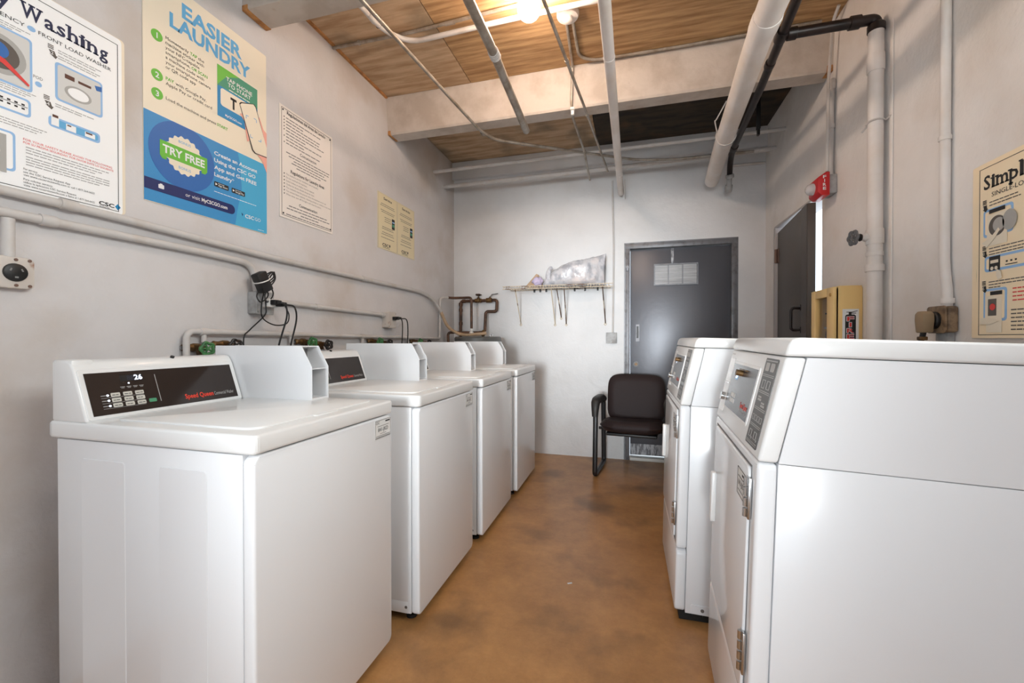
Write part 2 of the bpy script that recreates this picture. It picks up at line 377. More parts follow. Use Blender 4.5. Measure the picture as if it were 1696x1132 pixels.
# concrete beams
b1 = struct(MB().box((LW, 1.62, 2.715), (RW, 1.757, CH), .006).build('trim_1', 'beam'))
MB().box((LW+.0005, 1.618, 2.712), (LW+.035, 1.759, 2.74), .004).build('chipped_edge', 'peel', b1)
yz_x = lambda a, b, h: Vector((h, a, b))
b2 = struct(MB().prism([(2.862, CH), (2.890, 2.718), (2.898, 2.705), (3.008, 2.705), (3.012, CH)], yz_x, LW, RW).build('trim_2', 'beam', angle=20))
MB().box((LW+.0005, 2.884, 2.702), (LW+.022, 3.0, 2.735), .004).build('chipped_edge', 'peel', b2)
MB().box((RW-.03, 2.884, 2.703), (RW-.0005, 2.96, 2.74), .004).build('chipped_edge', 'peel', b2)

# ---------------------------------------------------------------- back door
d1 = struct(MB().box((D1A, BD-.012, 0), (D1A+.042, BD+.11, D1H-.042), .003).box((D1B-.042, BD-.012, 0), (D1B, BD+.11, D1H-.042), .003).box((D1A, BD-.012, D1H-.044), (D1B, BD+.11, D1H), .003).build('door_1', 'doorframe'))
MB().box((D1A-.012, BD-.005, 0), (D1A, BD+.002, D1H+.012)).box((D1B, BD-.005, 0), (D1B+.012, BD+.002, D1H+.012)).box((D1A, BD-.005, D1H), (D1B, BD+.002, D1H+.012)).build('paint_edge', 'doorframe', d1)
leaf = MB().box((D1A+.044, BD+.03, .045), (D1B-.044, BD+.075, D1H-.048), .003).build('door_leaf', 'door', d1)
PD = Pl((0, BD+.03, 0), (1, 0, 0), (0, 0, 1), (0, -1, 0))
MB().frame(PD, .212, 1.640, .594, 1.838, .010, 0, .014).rect(PD, .334, 1.65, .342, 1.828, 0, .012).rect(PD, .458, 1.65, .466, 1.828, 0, .012).build('window_frame', 'doorframe', leaf, smooth=False)
for a in (.222, .342, .466):
    MB().rect(PD, a, 1.650, a+.116, 1.828, .0005, .004).build('window_pane', 'louvre', leaf, smooth=False)
MB().box((.362, BD+.022, 1.84), (.386, BD+.031, 1.98), .003).build('closer_bracket', 'paintchip', leaf)
MB().rect(PD, .052, 1.120, .084, 1.280, 0, .003).build('pull_plate', 'doorframe', leaf, smooth=False)
MB().rect(PD, .058, 1.150, .076, 1.262, .003, .001).build('pull_slot', 'black', leaf, smooth=False)
MB().cyl((.054, BD+.032, .905), (.054, BD+.012, .905), .026, 22).build('lock_ring', 'iron', leaf)
MB().cyl((.054, BD+.03, .905), (.054, BD+.008, .905), .013, 18).build('lock_cylinder', 'brass', leaf)
MB().box((D1A+.05, BD+.0275, .05), (D1B-.05, BD+.031, .15)).build('scraped_kick_strip', 'paintchip', leaf)
MB().box((D1A+.044, BD-.02, 0), (D1B-.044, BD+.10, .030), .004).build('threshold', 'threshold', d1)
MB().cyl((D1A+.018, BD-.013, 1.815), (D1A+.018, BD-.022, 1.815), .014, 12).box((D1A+.006, BD-.02, 1.78), (D1A+.03, BD-.012, 1.85), .003).build('door_catch', 'doorframe', d1)

# ---------------------------------------------------------------- side door, standing ajar
d2 = struct(MB().box((RW-.014, D2B-.004, 0), (RW+.13, D2B+.036, D2H+.0), .003).box((RW-.010, D2A-.03, D2H-.004), (RW+.13, D2B+.036, D2H+.014), .003).build('door_2', 'jamb'))
hx, hy, th = RW+.004, D2B-.008, R(5.2)
ux = Vector((-math.sin(th), -math.cos(th), 0)); un = Vector((-math.cos(th), math.sin(th), 0))
fnl = lambda a, b, h: Vector((hx, hy, 0)) + ux*a + Vector((0, 0, b)) + un*h
lf = MB().prism([(0, .012), (.80, .012), (.80, 1.992), (0, 1.992)], fnl, -.044, 0, .002).build('door_leaf', 'door2', d2)
MB().prism([(.68, .012), (.797, .012), (.797, 1.99), (.68, 1.99)], fnl, .0005, .004).build('edge_plate', 'door2', lf)
for z in (1.75, 1.0, .25):
    MB().cyl((hx-.012, hy+.004, z), (hx-.012, hy+.004, z+.11), .011, 12).prism([(0, z), (.05, z), (.05, z+.11), (0, z+.11)], fnl, .001, .005).build('hinge', 'hinge', d2)
hp = fillet([fnl(.66, 1.345, .002), fnl(.66, 1.35, .055), fnl(.655, 1.20, .055), fnl(.66, 1.205, .002)], .03)
MB().tube(hp, .009, 10).build('pull_handle', 'iron', lf)
MB().prism(circ(.66, 1.35, .02, 12), fnl, 0, .006).prism(circ(.66, 1.205, .02, 12), fnl, 0, .006).build('handle_rose', 'iron', lf)
MB().prism(rrect(.60, .98, .69, 1.06, .01), fnl, .004, .03).build('rim_lock', 'hinge', lf)

# ---------------------------------------------------------------- washers
def washer(idx, xf, y0, W, label, sticker):
    D = 0.70
    org = Vector((-D/2, W/2, 0))
    T = thing('top_load_washer', label, 'washer', (xf-D/2, y0+W/2, 0), 'row of top load washers along the left wall')
    B = lambda mb, name, m, par=None, **k: mb.build(name, m, par or T, org=org, **k)
    fx = lambda a, b, h: Vector((h, a, b))
    # cabinet body and wrapped front panel
    B(MB().box((-.688, .003, .036), (-.0365, W-.003, .872), .004), 'cabinet', 'enamel')
    for (xa, xb) in ((-.588, -.424), (-.302, -.146)):
        for yy, sg in ((.003, -1), (W-.003, 1)):
            B(MB().prism(rrect(xa, .06, xb, .824, .01), lambda a, b, h, yy=yy, sg=sg: Vector((a, yy+sg*h, b)), -.002, .0016, .0012, 1), 'pressed_side_panel', 'enamel')
    B(MB().box((-.60, .0028, .036), (-.05, W-.0028, .085), .002), 'lower_rail', 'enamel')
    outline = rrect(.0, .034, W, .870, .022, 5)
    B(MB().prism(outline, fx, -.035, 0.0, .007, 3), 'front_panel', 'enamel', angle=60)
    for yy, sg in ((.0028, -1), (W-.0028, 1)):
        B(MB().cyl((-.06, yy, .062), (-.06, yy+sg*.0015, .062), .006, 12), 'rail_screw', 'steel')
    # deck with a rolled lip, lid on it
    B(MB().prism(rrect(-.714, -.004, .004, W+.004, .016, 4), lambda a, b, h: Vector((a, b, h)), .874, .921, .008, 3), 'top_deck', 'enamel2', angle=60)
    lid = B(MB().prism(rrect(-.535, .045, -.048, W-.04, .035, 6), lambda a, b, h: Vector((a, b, h)), .9195, .9265, .003, 2), 'lid', 'enamel2', angle=60)
    B(MB().prism(rrect(-.052, W*.5-.05, -.036, W*.5+.05, .006, 3), lambda a, b, h: Vector((a, b, h)), .919, .9245, .0015, 1), 'lid_grip', 'enamel2', lid)
    # console
    prof = [(-.697, .920), (-.560, .920), (-.613, 1.066), (-.625, 1.083), (-.640, 1.087), (-.697, 1.087)]
    con = B(MB().prism(prof, lambda a, b, h: Vector((a, h, b)), -.002, .478, .006, 3), 'console', 'enamel2', angle=50)
    B(MB().box((-.697, -.0005, .918), (-.62, .05, 1.09), .006), 'console_end_cap', 'enamel2', con)
    fdir = Vector((-.053, 0, .146)).normalized()
    P = Pl((-.560, 0, .920), (0, 1, 0), fdir, fdir.cross(Vector((0, -1, 0))))
    if P.n.x < 0: P.n = -P.n
    B(MB().prism(rrect(.004, .004, .474, .150, .006), P.p, -.004, .003, .0015, 1), 'panel_bezel', 'enamel2', con)
    cp = B(MB().rect(P, .016, .014, .458, .138, .003, .0012), 'control_panel', 'panel', smooth=False)
    H = .0043
    B(MB().rect(P, .098, .108, .158, .126, H), 'display_window', 'black', cp, smooth=False)
    B(MB().text(P, '88', .116, .110, H+.0004, .014, .018), 'unlit_digits', 'leddim', cp, smooth=False)
    B(MB().text(P, '26', .135, .110, H+.0004, .015, .022, bold=.02), 'lit_digits', 'led', cp, smooth=False)
    B(MB().decal(P, circ(.118, .101, .0024, 10), H), 'indicator_light', 'led', cp, smooth=False)
    for r_ in range(3): B(MB().decal(P, circ(.0585, .0695-.0155*r_, .0030, 10), H), 'indicator_light', 'led', cp, smooth=False)
    bars = MB()
    for r_ in range(3):
        bars.rect(P, .042, .0685-.0155*r_, .055, .0705-.0155*r_, H)
        bars.rect(P, .042, .062-.0155*r_, .150, .0627-.0155*r_, H-.0003)
    for q in range(4): bars.rect(P, .094+.0165*q, .090, .106+.0165*q, .0915, H); bars.rect(P, .096+.0165*q, .0868, .104+.0165*q, .088, H)
    B(bars, 'indicator_marks', 'silver', cp, smooth=False)
    for r_ in range(3):
        for c_ in range(3):
            k = MB().decal(P, rrect(.066+.031*c_, .064-.0155*r_, .089+.031*c_, .0755-.0155*r_, .002, 2), H, .001)
            B(k, 'program_key', 'key', cp, smooth=False)
    kt = MB()
    for r_ in range(3):
        for c_ in range(3): kt.lines(P, .069+.031*c_, .086+.031*c_, .0682-.0155*r_, .003, H+.001, word=(3, 6))
    B(kt, 'key_lettering', 'ink', cp, smooth=False)
    B(MB().decal(P, rrect(.160, .035, .181, .046, .002, 2), H, .001), 'start_key', 'keygreen', cp, smooth=False)
    B(MB().rect(P, .1925, .034, .1942, .122, H), 'divider_line', 'silver', cp, smooth=False)
    B(MB().text(P, 'Speed Queen', .268, .030, H, .0155, .098, bold=.025), 'brand_lettering', 'red', cp, smooth=False)
    B(MB().text(P, 'Commercial Washer', .370, .030, H, .0125, .074), 'model_lettering', 'silver', cp, smooth=False)
    B(MB().cyl((-.634, .272, 1.078), (-.6285, .272, 1.0895), .006, 12), 'console_screw', 'black', con)
    # coin box: two folded plates, recessed front
    side = [(-.697, .922), (-.252, .922), (-.252, 1.044), (-.296, 1.121), (-.697, 1.121)]
    yb0, yb1 = .481, .569
    cb = MB()
    for ya in (yb0, yb1-.003): cb.prism(side, lambda a, b, h: Vector((a, h, b)), ya, ya+.003, .0006, 1)
    cb.box((-.697, yb0+.003, .922), (-.345, yb1-.003, 1.119))
    cb.box((-.345, yb0+.003, 1.036), (-.256, yb1-.003, 1.040)); cb.box((-.345, yb0+.003, .922), (-.254, yb1-.003, .932))
    cb.box((-.697, yb0+.003, 1.117), (-.300, yb1-.003, 1.120))
    cbo = B(cb, 'coin_box', 'enamel')
    B(MB().box((-.3448, yb0+.006, 1.045), (-.3425, yb1-.006, 1.110)).box((-.345, yb0+.012, 1.085), (-.338, yb1-.012, 1.108), .001), 'coin_slide_plate', 'steel', cbo)
    yc = (yb0+yb1)/2
    B(MB().lathe((-.345, yc, .985), (1, 0, 0), [(.024, 0), (.024, .012), (.018, .02), (.018, .026), (.009, .028), (.009, .022), (0, .022)], 22), 'coin_lock', 'chrome', cbo)
    sm = MB()
    for z in (1.02, .952): sm.cyl((-.345, yc, z), (-.336, yc, z), .008, 12)
    B(sm, 'lock_bolt', 'steel', cbo)
    B(MB().box((-.344, yb0+.01, .936), (-.338, yb1-.01, 1.03), .001), 'lock_plate', 'steel', cbo)
    # sticker on the front
    PF = Pl((0, 0, 0), (0, 1, 0), (0, 0, 1), (1, 0, 0))
    s0, s1 = W-.108, W-.010
    st = B(MB().rect(PF, s0, .797, s1, .862, .0004, .0005), 'rating_sticker', 'label', smooth=False)
    B(MB().frame(PF, s0+.001, .798, s1-.001, .861, .0016, .0009), 'sticker_border', 'inkg', st, smooth=False)
    t = MB().text(PF, sticker, (s0+s1)/2, .821, .001, .0135, .062, 'C').rect(PF, s1-.034, .851, s1-.006, .8555, .001).text(PF, 'CSC', s0+.005, .848, .001, .009, .022)
    t.lines(PF, s0+.015, s1-.014, .8395, .002, .001); t.lines(PF, s0+.03, s1-.03, .8125, .002, .001)
    t.lines(PF, s0+.006, s1-.006, .8055, .002, .001); t.lines(PF, s0+.006, s1-.006, .801, .002, .001)
    B(t, 'sticker_print', 'ink', st, smooth=False)
    for (a, b) in ((-.06, .05), (-.06, W-.05), (-.64, .05), (-.64, W-.05)):
        B(MB().cyl((a, b, 0), (a, b, .014), .022, 14).cyl((a, b, .014), (a, b, .037), .008, 8), 'levelling_foot', 'rubber')
    return T
WL = [(-.848, .793, .597, 'white top load washer nearest the camera, keypad and lit display showing', '841-JKD'),
      (-.810, 1.527, .603, 'second white top load washer from the camera, half its dark control panel showing', '841-JKC'),
      (-.797, 2.243, .600, 'third white top load washer from the camera, between two other washers', '841-JKB'),
      (-.786, 2.964, .600, 'farthest white top load washer in front of the grey water heater', '841-JKA')]
for i, a in enumerate(WL): washer(i, *a)

# ---------------------------------------------------------------- dryers
def dryer(O, yaw, lean, label, near):
    W, D = .606, .66; k = .046/.234; zs = .877
    X = Vector((math.cos(yaw), -math.sin(yaw), 0)); Y = Vector((math.sin(yaw), math.cos(yaw), 0)); Z = Vector((0, 0, 1))
    Xl = X*math.cos(lean)-Z*math.sin(lean); Zl = Z*math.cos(lean)+X*math.sin(lean)
    rot = Matrix((Xl, Y, Zl)).transposed().to_4x4()
    org = Vector((D/2, W/2, 0))
    base = Vector(O) + rot.to_3x3() @ org
    T = thing('front_load_dryer', label, 'dryer', base, 'dryers along the right wall', mw=Matrix.Translation(base) @ rot)
    B = lambda mb, name, m, par=None, **kk: mb.build(name, m, par or T, org=org, **kk)
    fxz = lambda a, b, h: Vector((a, h, b)); fy = lambda a, b, h: Vector((h, a, b))
    tl = math.tan(lean)
    B(MB().box((.0408, .0012, .036), (D, W-.0012, zs-.0008), .0015), 'cabinet', 'enamel')
    B(MB().prism([(.0875+.0, zs+.0)] if False else [(.0412, zs+.0006), (D, zs+.0006), (D, 1.1115), (.0868, 1.1115)], fxz, .0012, W-.0012, .001, 1), 'rear_hood', 'enamel')
    # front: upper frame with door, lower panel
    B(MB().prism(rrect(0, .295, W, zs-.001, .012, 3), fy, 0, .040, .008, 3), 'front_frame', 'enamel', angle=60)
    B(MB().prism(rrect(0, .036, W, .292, .022, 4), fy, 0, .040, .008, 3), 'lower_panel', 'enamel', angle=60)
    door = B(MB().prism(rrect(.047, .318, W-.047, .852, .022, 4), fy, -.007, .002, .003, 2), 'door', 'enamel', angle=60)
    B(MB().frame(Pl((0, W, 0), (0, -1, 0), (0, 0, 1), (-1, 0, 0)), .042, .313, W-.042, .857, .005, .0002, .0012), 'door_gasket', 'seam', smooth=False)
    B(MB().box((-.022, .500, .535), (-.005, .530, .700), .005, 2), 'door_handle', 'enamel2', door)
    for z in (.735, .375):
        hg = MB().box((-.0085, .030, z), (-.002, .058, z+.095), .001)
        for q in range(4): hg.cyl((-.011, .047, z+.002+q*.024), (-.011, .047, z+.021+q*.024), .0055, 10)
        B(hg, 'hinge', 'chrome', door)
    # sloping console
    B(MB().prism([(0.0, zs+.001), (.040, zs+.001), (.086, 1.111), (.046, 1.111)], fxz, 0, W, .007, 3), 'console', 'enamel2', angle=60)
    up = Vector((k, 0, 1)).normalized()
    n = Vector((-1, 0, k)).normalized()
    P = Pl((0, W, zs), (0, -1, 0), up, n)      # a = W - y
    S = 1/up.z
    zz = lambda z: (z-zs)*S
    bz = B(MB().prism(rrect(W-.50, zz(.922), W-.168, zz(1.077), .008), P.p, -.004, .003, .0018, 2), 'panel_bezel', 'enamel2')
    cp = B(MB().rect(P, W-.490, zz(.931), W-.178, zz(1.069), .003, .001), 'control_panel', 'panel_grey', smooth=False)
    H = .0041
    B(MB().rect(P, W-.425, zz(1.022), W-.393, zz(1.052), H), 'display_window', 'paleblue' if near else 'printdark', cp, smooth=False)
    B(MB().text(P, '25', W-.421, zz(1.028), H+.0004, .018, .024, bold=.02), 'lit_digits', 'led', cp, smooth=False)
    B(MB().text(P, 'Speed Queen', W-.275, zz(.957), H, .015, .085, bold=.03), 'brand_lettering', 'red', cp, smooth=False)
    B(MB().text(P, 'Commercial Dryer', W-.272, zz(.944), H, .008, .078), 'model_lettering', 'silver', cp, smooth=False)
    for r_ in range(2):
        for c_ in range(3):
            B(MB().decal(P, rrect(W-.425+.022*c_, zz(.953+.017*r_), W-.409+.022*c_, zz(.966+.017*r_), .002, 2), H, .001), 'program_key', 'label', cp, smooth=False)
    B(MB().cyl(P.p(W-.345, zz(1.046), .003), P.p(W-.345, zz(1.046), .022), .009, 14).prism(rrect(W-.36, zz(1.0555), W-.28, zz(1.0585), .001), P.p, .003, .012), 'key_lock', 'brass', cp)
    cs = B(MB().prism(rrect(W-.590, zz(.905), W-.508, zz(1.085), .01), P.p, -.004, .002, .001, 1), 'coin_chute', 'enamel2')
    B(MB().cyl(P.p(W-.535, zz(.955), .002), P.p(W-.535, zz(.955), .014), .013, 16), 'coin_lock', 'chrome', cs)
    B(MB().rect(P, W-.575, zz(1.0), W-.52, zz(1.004), .002, .004), 'chute_ledge', 'enamel2', cs, smooth=False)
    sp = B(MB().decal(P, rrect(W-.139, zz(.894), W-.032, zz(1.103), .006, 3), .0005, .0012), 'instruction_strip', 'strip', smooth=False)
    mk = MB(); a0, a1 = W-.136, W-.035
    for i in range(5):
        z0 = .900+.040*i
        for dz in (.0, .004): mk.rect(P, a0+.004, zz(z0+dz-.001), a1-.004, zz(z0+dz+.0006), .0018)
        if i == 4: mk.decal(P, rrect(a0+.012, zz(z0+.012), a0+.042, zz(z0+.032), .004), .0018); mk.decal(P, rrect(a0+.055, zz(z0+.012), a0+.085, zz(z0+.032), .004), .0018)
        elif i == 3:
            for q in range(2): mk.frame(P, a0+.016+.042*q, zz(z0+.010), a0+.042+.042*q, zz(z0+.031), .002, .0018)
        elif i == 2:
            for q in range(2): mk.rect(P, a0+.014+.038*q, zz(z0+.020-.012*q), a0+.044+.038*q, zz(z0+.025-.012*q), .0018); mk.rect(P, a0+.014+.038*q, zz(z0+.027-.012*q), a0+.040+.038*q, zz(z0+.031-.012*q), .0018)
        elif i == 1:
            for q in range(4): mk.frame(P, a0+.008+.023*q, zz(z0+.012), a0+.024+.023*q, zz(z0+.026), .0016, .0018)
        else:
            for q in range(2): mk.frame(P, a0+.016+.045*q, zz(z0+.012), a0+.038+.045*q, zz(z0+.030), .0016, .0018); mk.decal(P, circ(a0+.044+.045*q, zz(z0+.012), .003, 8), .0018)
    mk.rect(P, a0+.004, zz(1.096), a1-.004, zz(1.0985), .0018)
    B(mk, 'strip_print', 'silver', sp, smooth=False)
    B(MB().text(P, 'Speed Queen', W-.578, zz(1.096), .001, .005, .045), 'small_lettering', 'inkg', smooth=False)
    # top
    B(MB().prism([(.044, 1.113), (D, 1.113), (D, 1.154), (.070, 1.154), (.056, 1.149), (.050, 1.138)], fxz, -.002, W+.002, .006, 3), 'top_panel', 'enamel2', angle=60)
    # sticker on the door
    PF = Pl((-.0072, W, 0), (0, -1, 0), (0, 0, 1), (-1, 0, 0))
    st = B(MB().rect(PF, W-.160, .755, W-.070, .825, 0, .0006), 'rating_sticker', 'label', smooth=False)
    t = MB().frame(PF, W-.159, .756, W-.071, .824, .0014, .0006).text(PF, '841-JLD' if near else '841-JLC', W-.115, .782, .0006, .013, .06, 'C').lines(PF, W-.150, W-.08, .802, .003, .0006).lines(PF, W-.150, W-.08, .768, .002, .0006).rect(PF, W-.105, .811, W-.078, .816, .0006)
    B(t, 'sticker_print', 'ink', st, smooth=False)
    # side: screw cover and black skid under the cabinet, cut level with the floor
    B(MB().prism(rrect(.060, .038, .30, .075, .008), fxz, -.0005, .003, .001, 1), 'side_foot_cover', 'enamel')
    B(MB().cyl((.105, .001, .056), (.105, -.002, .056), .007, 12), 'cover_screw', 'steel')
    B(MB().prism([(.02, .0365), (.62, .0365), (.62, .62*tl+.0015), (.02, .02*tl+.0015)], fxz, .012, W-.012), 'base_skid', 'rubber')
    for yy in (.008,):
        B(MB().cyl((.085, yy, .028), (.085, yy+.006, .028), .016, 16).cyl((.12, yy, .026), (.12, yy+.006, .026), .012, 16), 'skid_hole', 'black')
    return T
dryer((.243, 1.045, 0), R(2.4), R(1.8), 'white front load dryer nearest the camera, brass key in its grey panel', True)
dryer((.175, 1.838, 0), R(-.4), R(1.4), 'white front load dryer farther from the camera, beside the brown chair', False)

# ---------------------------------------------------------------- chair
def chair():
    T = thing('waiting_chair', 'brown vinyl armchair with black sled frame in front of grey door', 'chair', (.028, 3.74, 0)); T.rotation_euler = (0, 0, R(-6))
    fr = {}
    for s in (-1, 1):
        x = .285*s
        path = fillet([(x, .02, .016), (x, -.225, .016), (x, -.185, .60), (x, .19, .60), (x, .225, .016), (x, .02, .016)], .045, 6)
        m = MB()
        m.tube(path, .0165, 10)
        for v in m.v: v.x = x + (v.x-x)*1.25
        m.build('side_frame', 'chairframe', T)
        arm = smooth_path([(x, -.215, .50), (x, -.205, .575), (x, -.165, .628), (x, -.06, .632), (x, .08, .625), (x, .17, .60)], 6)
        m = MB().tube(arm, [.020+.010*min(1, i/10) for i in range(len(arm))], 12)
        for v in m.v: v.x = x + (v.x-x)*1.25
        m.build('arm_pad', 'chairarm', T)
    m = MB().tube([(-.285, -.03, .375), (.285, -.03, .375)], .012).tube([(-.285, .12, .370), (.285, .12, .370)], .012)
    m.build('cross_bar', 'chairframe', T)
    def cushion(w_, l_, t_, r_, fn, name, par, matn, crown=.014):
        b = bmesh.new(); nx, ny = 16, 14
        def shape(u, v):
            # squircle footprint
            p = 5.0; du, dv = abs(u), abs(v); mlen = max(du, dv)
            if mlen < 1e-6: return 0, 0
            L = (du**p+dv**p)**(1/p); kk = mlen/L
            return u*kk, v*kk
        vs = {}
        for side in (0, 1):
            for i in range(nx+1):
                for j in range(ny+1):
                    u, v = -1+2*i/nx, -1+2*j/ny
                    a, c = shape(u, v); e = max(abs(u), abs(v)); prof = math.sqrt(max(0, 1-max(0, (e-.80)/.20)**2))
                    h = (t_/2*prof + crown*(1-e*e)) * (1 if side else -1)
                    if e > .999: h = 0
                    key = (i, j, side if e <= .999 else 0)
                    if key not in vs: vs[key] = b.verts.new(fn(a*w_/2, c*l_/2, h))
        for side in (0, 1):
            for i in range(nx):
                for j in range(ny):
                    q = []
                    for (ii, jj) in ((i, j), (i+1, j), (i+1, j+1), (i, j+1)):
                        e = max(abs(-1+2*ii/nx), abs(-1+2*jj/ny)); q.append(vs[(ii, jj, side if e <= .999 else 0)])
                    if len(set(q)) >= 3:
                        try: b.faces.new(q)
                        except ValueError: pass
        bmesh.ops.recalc_face_normals(b, faces=b.faces[:])
        return MB().bm(b).build(name, matn, par, angle=80)
    cushion(.515, .50, .085, .1, lambda a, c, h: Vector((a, -.02+c, .418+h - .10*(c+.1) - (.10 if c < -.2 else 0)*(abs(c)-.2) + .012*(a/.25)**2)), 'seat', T, 'upholstery')
    MB().box((-.20, -.20, .350), (.20, .18, .374), .008).build('seat_pan', 'black', T)
    bk = cushion(.49, .415, .05, .1, lambda a, c, h: Vector((a, .215+.16*c - h + .30*(-(a*a)), .612+c)), 'backrest', T, 'upholstery', .010)
    cushion(.50, .425, .030, .1, lambda a, c, h: Vector((a, .241+.16*c - h + .30*(-(a*a)), .612+c)), 'back_shell', T, 'black', .004)
    MB().tube(smooth_path([(0, .10, .365), (0, .20, .37), (0, .235, .42), (0, .25, .52)]), .016).build('back_bracket', 'chairframe', T)
chair()

# ---------------------------------------------------------------- posters on the left wall
SER = {'W': ((.10, 't'), (.52, 't'), (.90, 't')), 'h': ((.15, 'b'), (.85, 'b'), (.06, 'A')), 'i': ((.5, 'b'), (.2, 'x')), 'n': ((.15, 'b'), (.85, 'b'), (.06, 'x')),
       'm': ((.09, 'b'), (.5, 'b'), (.91, 'b'), (.03, 'x')), 'p': ((.15, 'd'), (.06, 'x')), 'l': ((.5, 'b'), (.2, 'A')), 'a': ((.95, 'b'),), 'y': ((.12, 'x'), (.88, 'x')), 'E': ((.06, 'b'), (.06, 't')), 'r': ((.2, 'b'),)}
def slab(pl, word, a0, b, h, cap, widths, gap):
    """heavy slab-serif word: every letter placed on its own, with serifs added to the stems"""
    m = MB(); a = a0
    for ch, wd in zip(word, widths):
        m.text(pl, ch, a, b, h, cap, wd, bold=.018)
        for (fx_, lv) in SER.get(ch, ()):
            yb = {'b': 0, 't': cap*.97, 'x': cap*.66, 'A': cap*1.0, 'd': -cap*.30}[lv]
            sw = cap*.17 if ch not in 'il' else cap*.15
            m.rect(pl, a+fx_*wd-sw, b+yb-cap*.02, a+fx_*wd+sw, b+yb+cap*.085, h)
        a += wd+gap
    return m
def drop(pl, a, b, s, h):
    MBd = MB().decal(pl, [(a, b+s), (a+s*.8, b), (a, b-s), (a-s*.8, b)], h); return MBd

# 1) washer instruction poster
TP = thing('instruction_poster', 'white front load washer instruction poster, leftmost on the left wall', 'poster', (LW, .81, 1.595))
O = (LW, .81, 1.595)
pb = lambda m, n, mm, par=TP, o=O: m.build_each(n, mm, par, o) if n.endswith('_picture') or n in ('step_arrow', 'button_picture') else m.build(n, mm, par, org=o, smooth=False)
pb(MB().decal(PL_L, rrect(.508, 1.600, 1.124, 2.232, .012), .0005, .004), 'back_board', 'cream')
pb(MB().decal(PL_L, rrect(.50, 1.595, 1.112, 2.228, .012), .005, .004), 'front_board', 'paper')
h = .0091
bd = MB().frame(PL_L, .515, 1.606, 1.100, 2.206, .0018, h)
pb(bd, 'printed_border', 'ink')
pb(slab(PL_L, 'Washing', .847, 2.130, h, .044, (.048, .024, .022, .027, .013, .028, .025), .006), 'title_lettering', 'navy')
pb(slab(PL_L, 'Easy', .700, 2.130, h, .044, (.032, .026, .022, .028), .005), 'title_lettering', 'navy')
pb(MB().text(PL_L, 'HIGH EFFICIENCY', .856, 2.098, h, .0115, .165, 'R').text(PL_L, 'FRONT LOAD WASHER', .887, 2.098, h, .0115, .192), 'subtitle_lettering', 'ink')
pb(MB().decal(PL_L, circ(.871, 2.1035, .0095, 18, .008), h), 'badge', 'paleblue')
def picture(a0, b0, a1, b1, n):
    pb(MB().decal(PL_L, rrect(a0, b0, a1, b1, .010), h), 'picture_frame', 'paleblue')
    pb(MB().decal(PL_L, rrect(a0+.006, b0+.006, a1-.006, b1-.006, .008), h+.0006), 'picture_panel', n)
picture(.60, 1.905, .872, 2.068, 'printlight'); picture(.926, 1.918, 1.053, 2.040, 'printlight')
picture(.64, 1.826, .868, 1.880, 'paper'); picture(.909, 1.826, 1.045, 1.860, 'skyblue'); picture(.62, 1.648, .833, 1.766, 'paper')
g = MB().decal(PL_L, circ(.800, 1.985, .058, 30), h+.0012); pb(g, 'drum_picture', 'printgrey')
pb(MB().decal(PL_L, circ(.800, 1.985, .043, 30), h+.0018), 'drum_picture', 'printdark')
pb(MB().decal(PL_L, circ(.796, 1.995, .024, 20), h+.0024), 'laundry_picture', 'blue2')
pb(MB().decal(PL_L, [(.795, 1.978), (.812, 1.972), (.864, 1.926), (.862, 1.920), (.806, 1.958), (.790, 1.962)], h+.003), 'laundry_picture', 'printred')
pb(MB().decal(PL_L, circ(.985, 1.962, .036, 26, .024), h+.0012), 'drum_picture', 'printgrey')
pb(MB().decal(PL_L, circ(.985, 1.962, .028, 26, .018), h+.0018), 'drum_picture', 'paper')
pb(MB().rect(PL_L, .950, 2.000, .975, 2.014, h+.0012).rect(PL_L, .985, 2.002, 1.020, 2.010, h+.0012), 'panel_picture', 'printbrown')
pb(MB().decal(PL_L, [(1.03, 2.02), (1.05, 2.025), (1.05, 2.008), (1.035, 2.005)], h+.0014), 'pod_picture', 'blue2')
ds = MB()
for q in range(4):
    for r_ in range(2): ds.rect(PL_L, .800+.0155*q, 1.845+.012*r_, .807+.0155*q, 1.850+.012*r_, h+.0012)
ds.rect(PL_L, .796, 1.8535, .860, 1.855, h+.0012)
pb(ds, 'button_picture', 'ink')
pb(MB().rect(PL_L, .915, 1.832, .934, 1.868, h+.0012).rect(PL_L, .952, 1.832, .978, 1.852, h+.0012).rect(PL_L, 1.002, 1.834, 1.03, 1.85, h+.0012), 'step_picture', 'paper')
pb(MB().rect(PL_L, .918, 1.858, .932, 1.866, h+.0018).rect(PL_L, .955, 1.846, .965, 1.850, h+.0018).rect(PL_L, 1.004, 1.844, 1.022, 1.849, h+.0018), 'step_picture', 'printbrown')
pb(MB().rect(PL_L, .70, 1.64, .813, 1.752, h+.0014), 'washer_picture', 'printgrey')
pb(MB().decal(PL_L, circ(.77, 1.70, .03, 20), h+.002), 'washer_picture', 'printlight')
ar = MB()
for (a, b) in ((.915, 2.047), (.904, 1.880)):
    for q in range(3): ar.rect(PL_L, a-.006, b+.036-.005*q, a+.008, b+.0388-.005*q, h)
    ar.decal(PL_L, [(a-.004, b+.022), (a+.010, b+.022), (a+.014, b+.010), (a+.018, b+.010), (a+.013, b), (a-.002, b+.010), (a+.002, b+.010)], h)
pb(ar, 'step_arrow', 'printdark')
pb(MB().text(PL_L, '2', .916, 2.056, h+.0006, .010).text(PL_L, '4', .905, 1.889, h+.0006, .010), 'step_number', 'paper')
bt = MB()
for i in range(2): bt.lines(PL_L, .934, 1.050-.012*i, 2.078-.0075*i, .0042, h); bt.lines(PL_L, .934, 1.046-.01*i, 2.060-.0075*i, .0042, h)
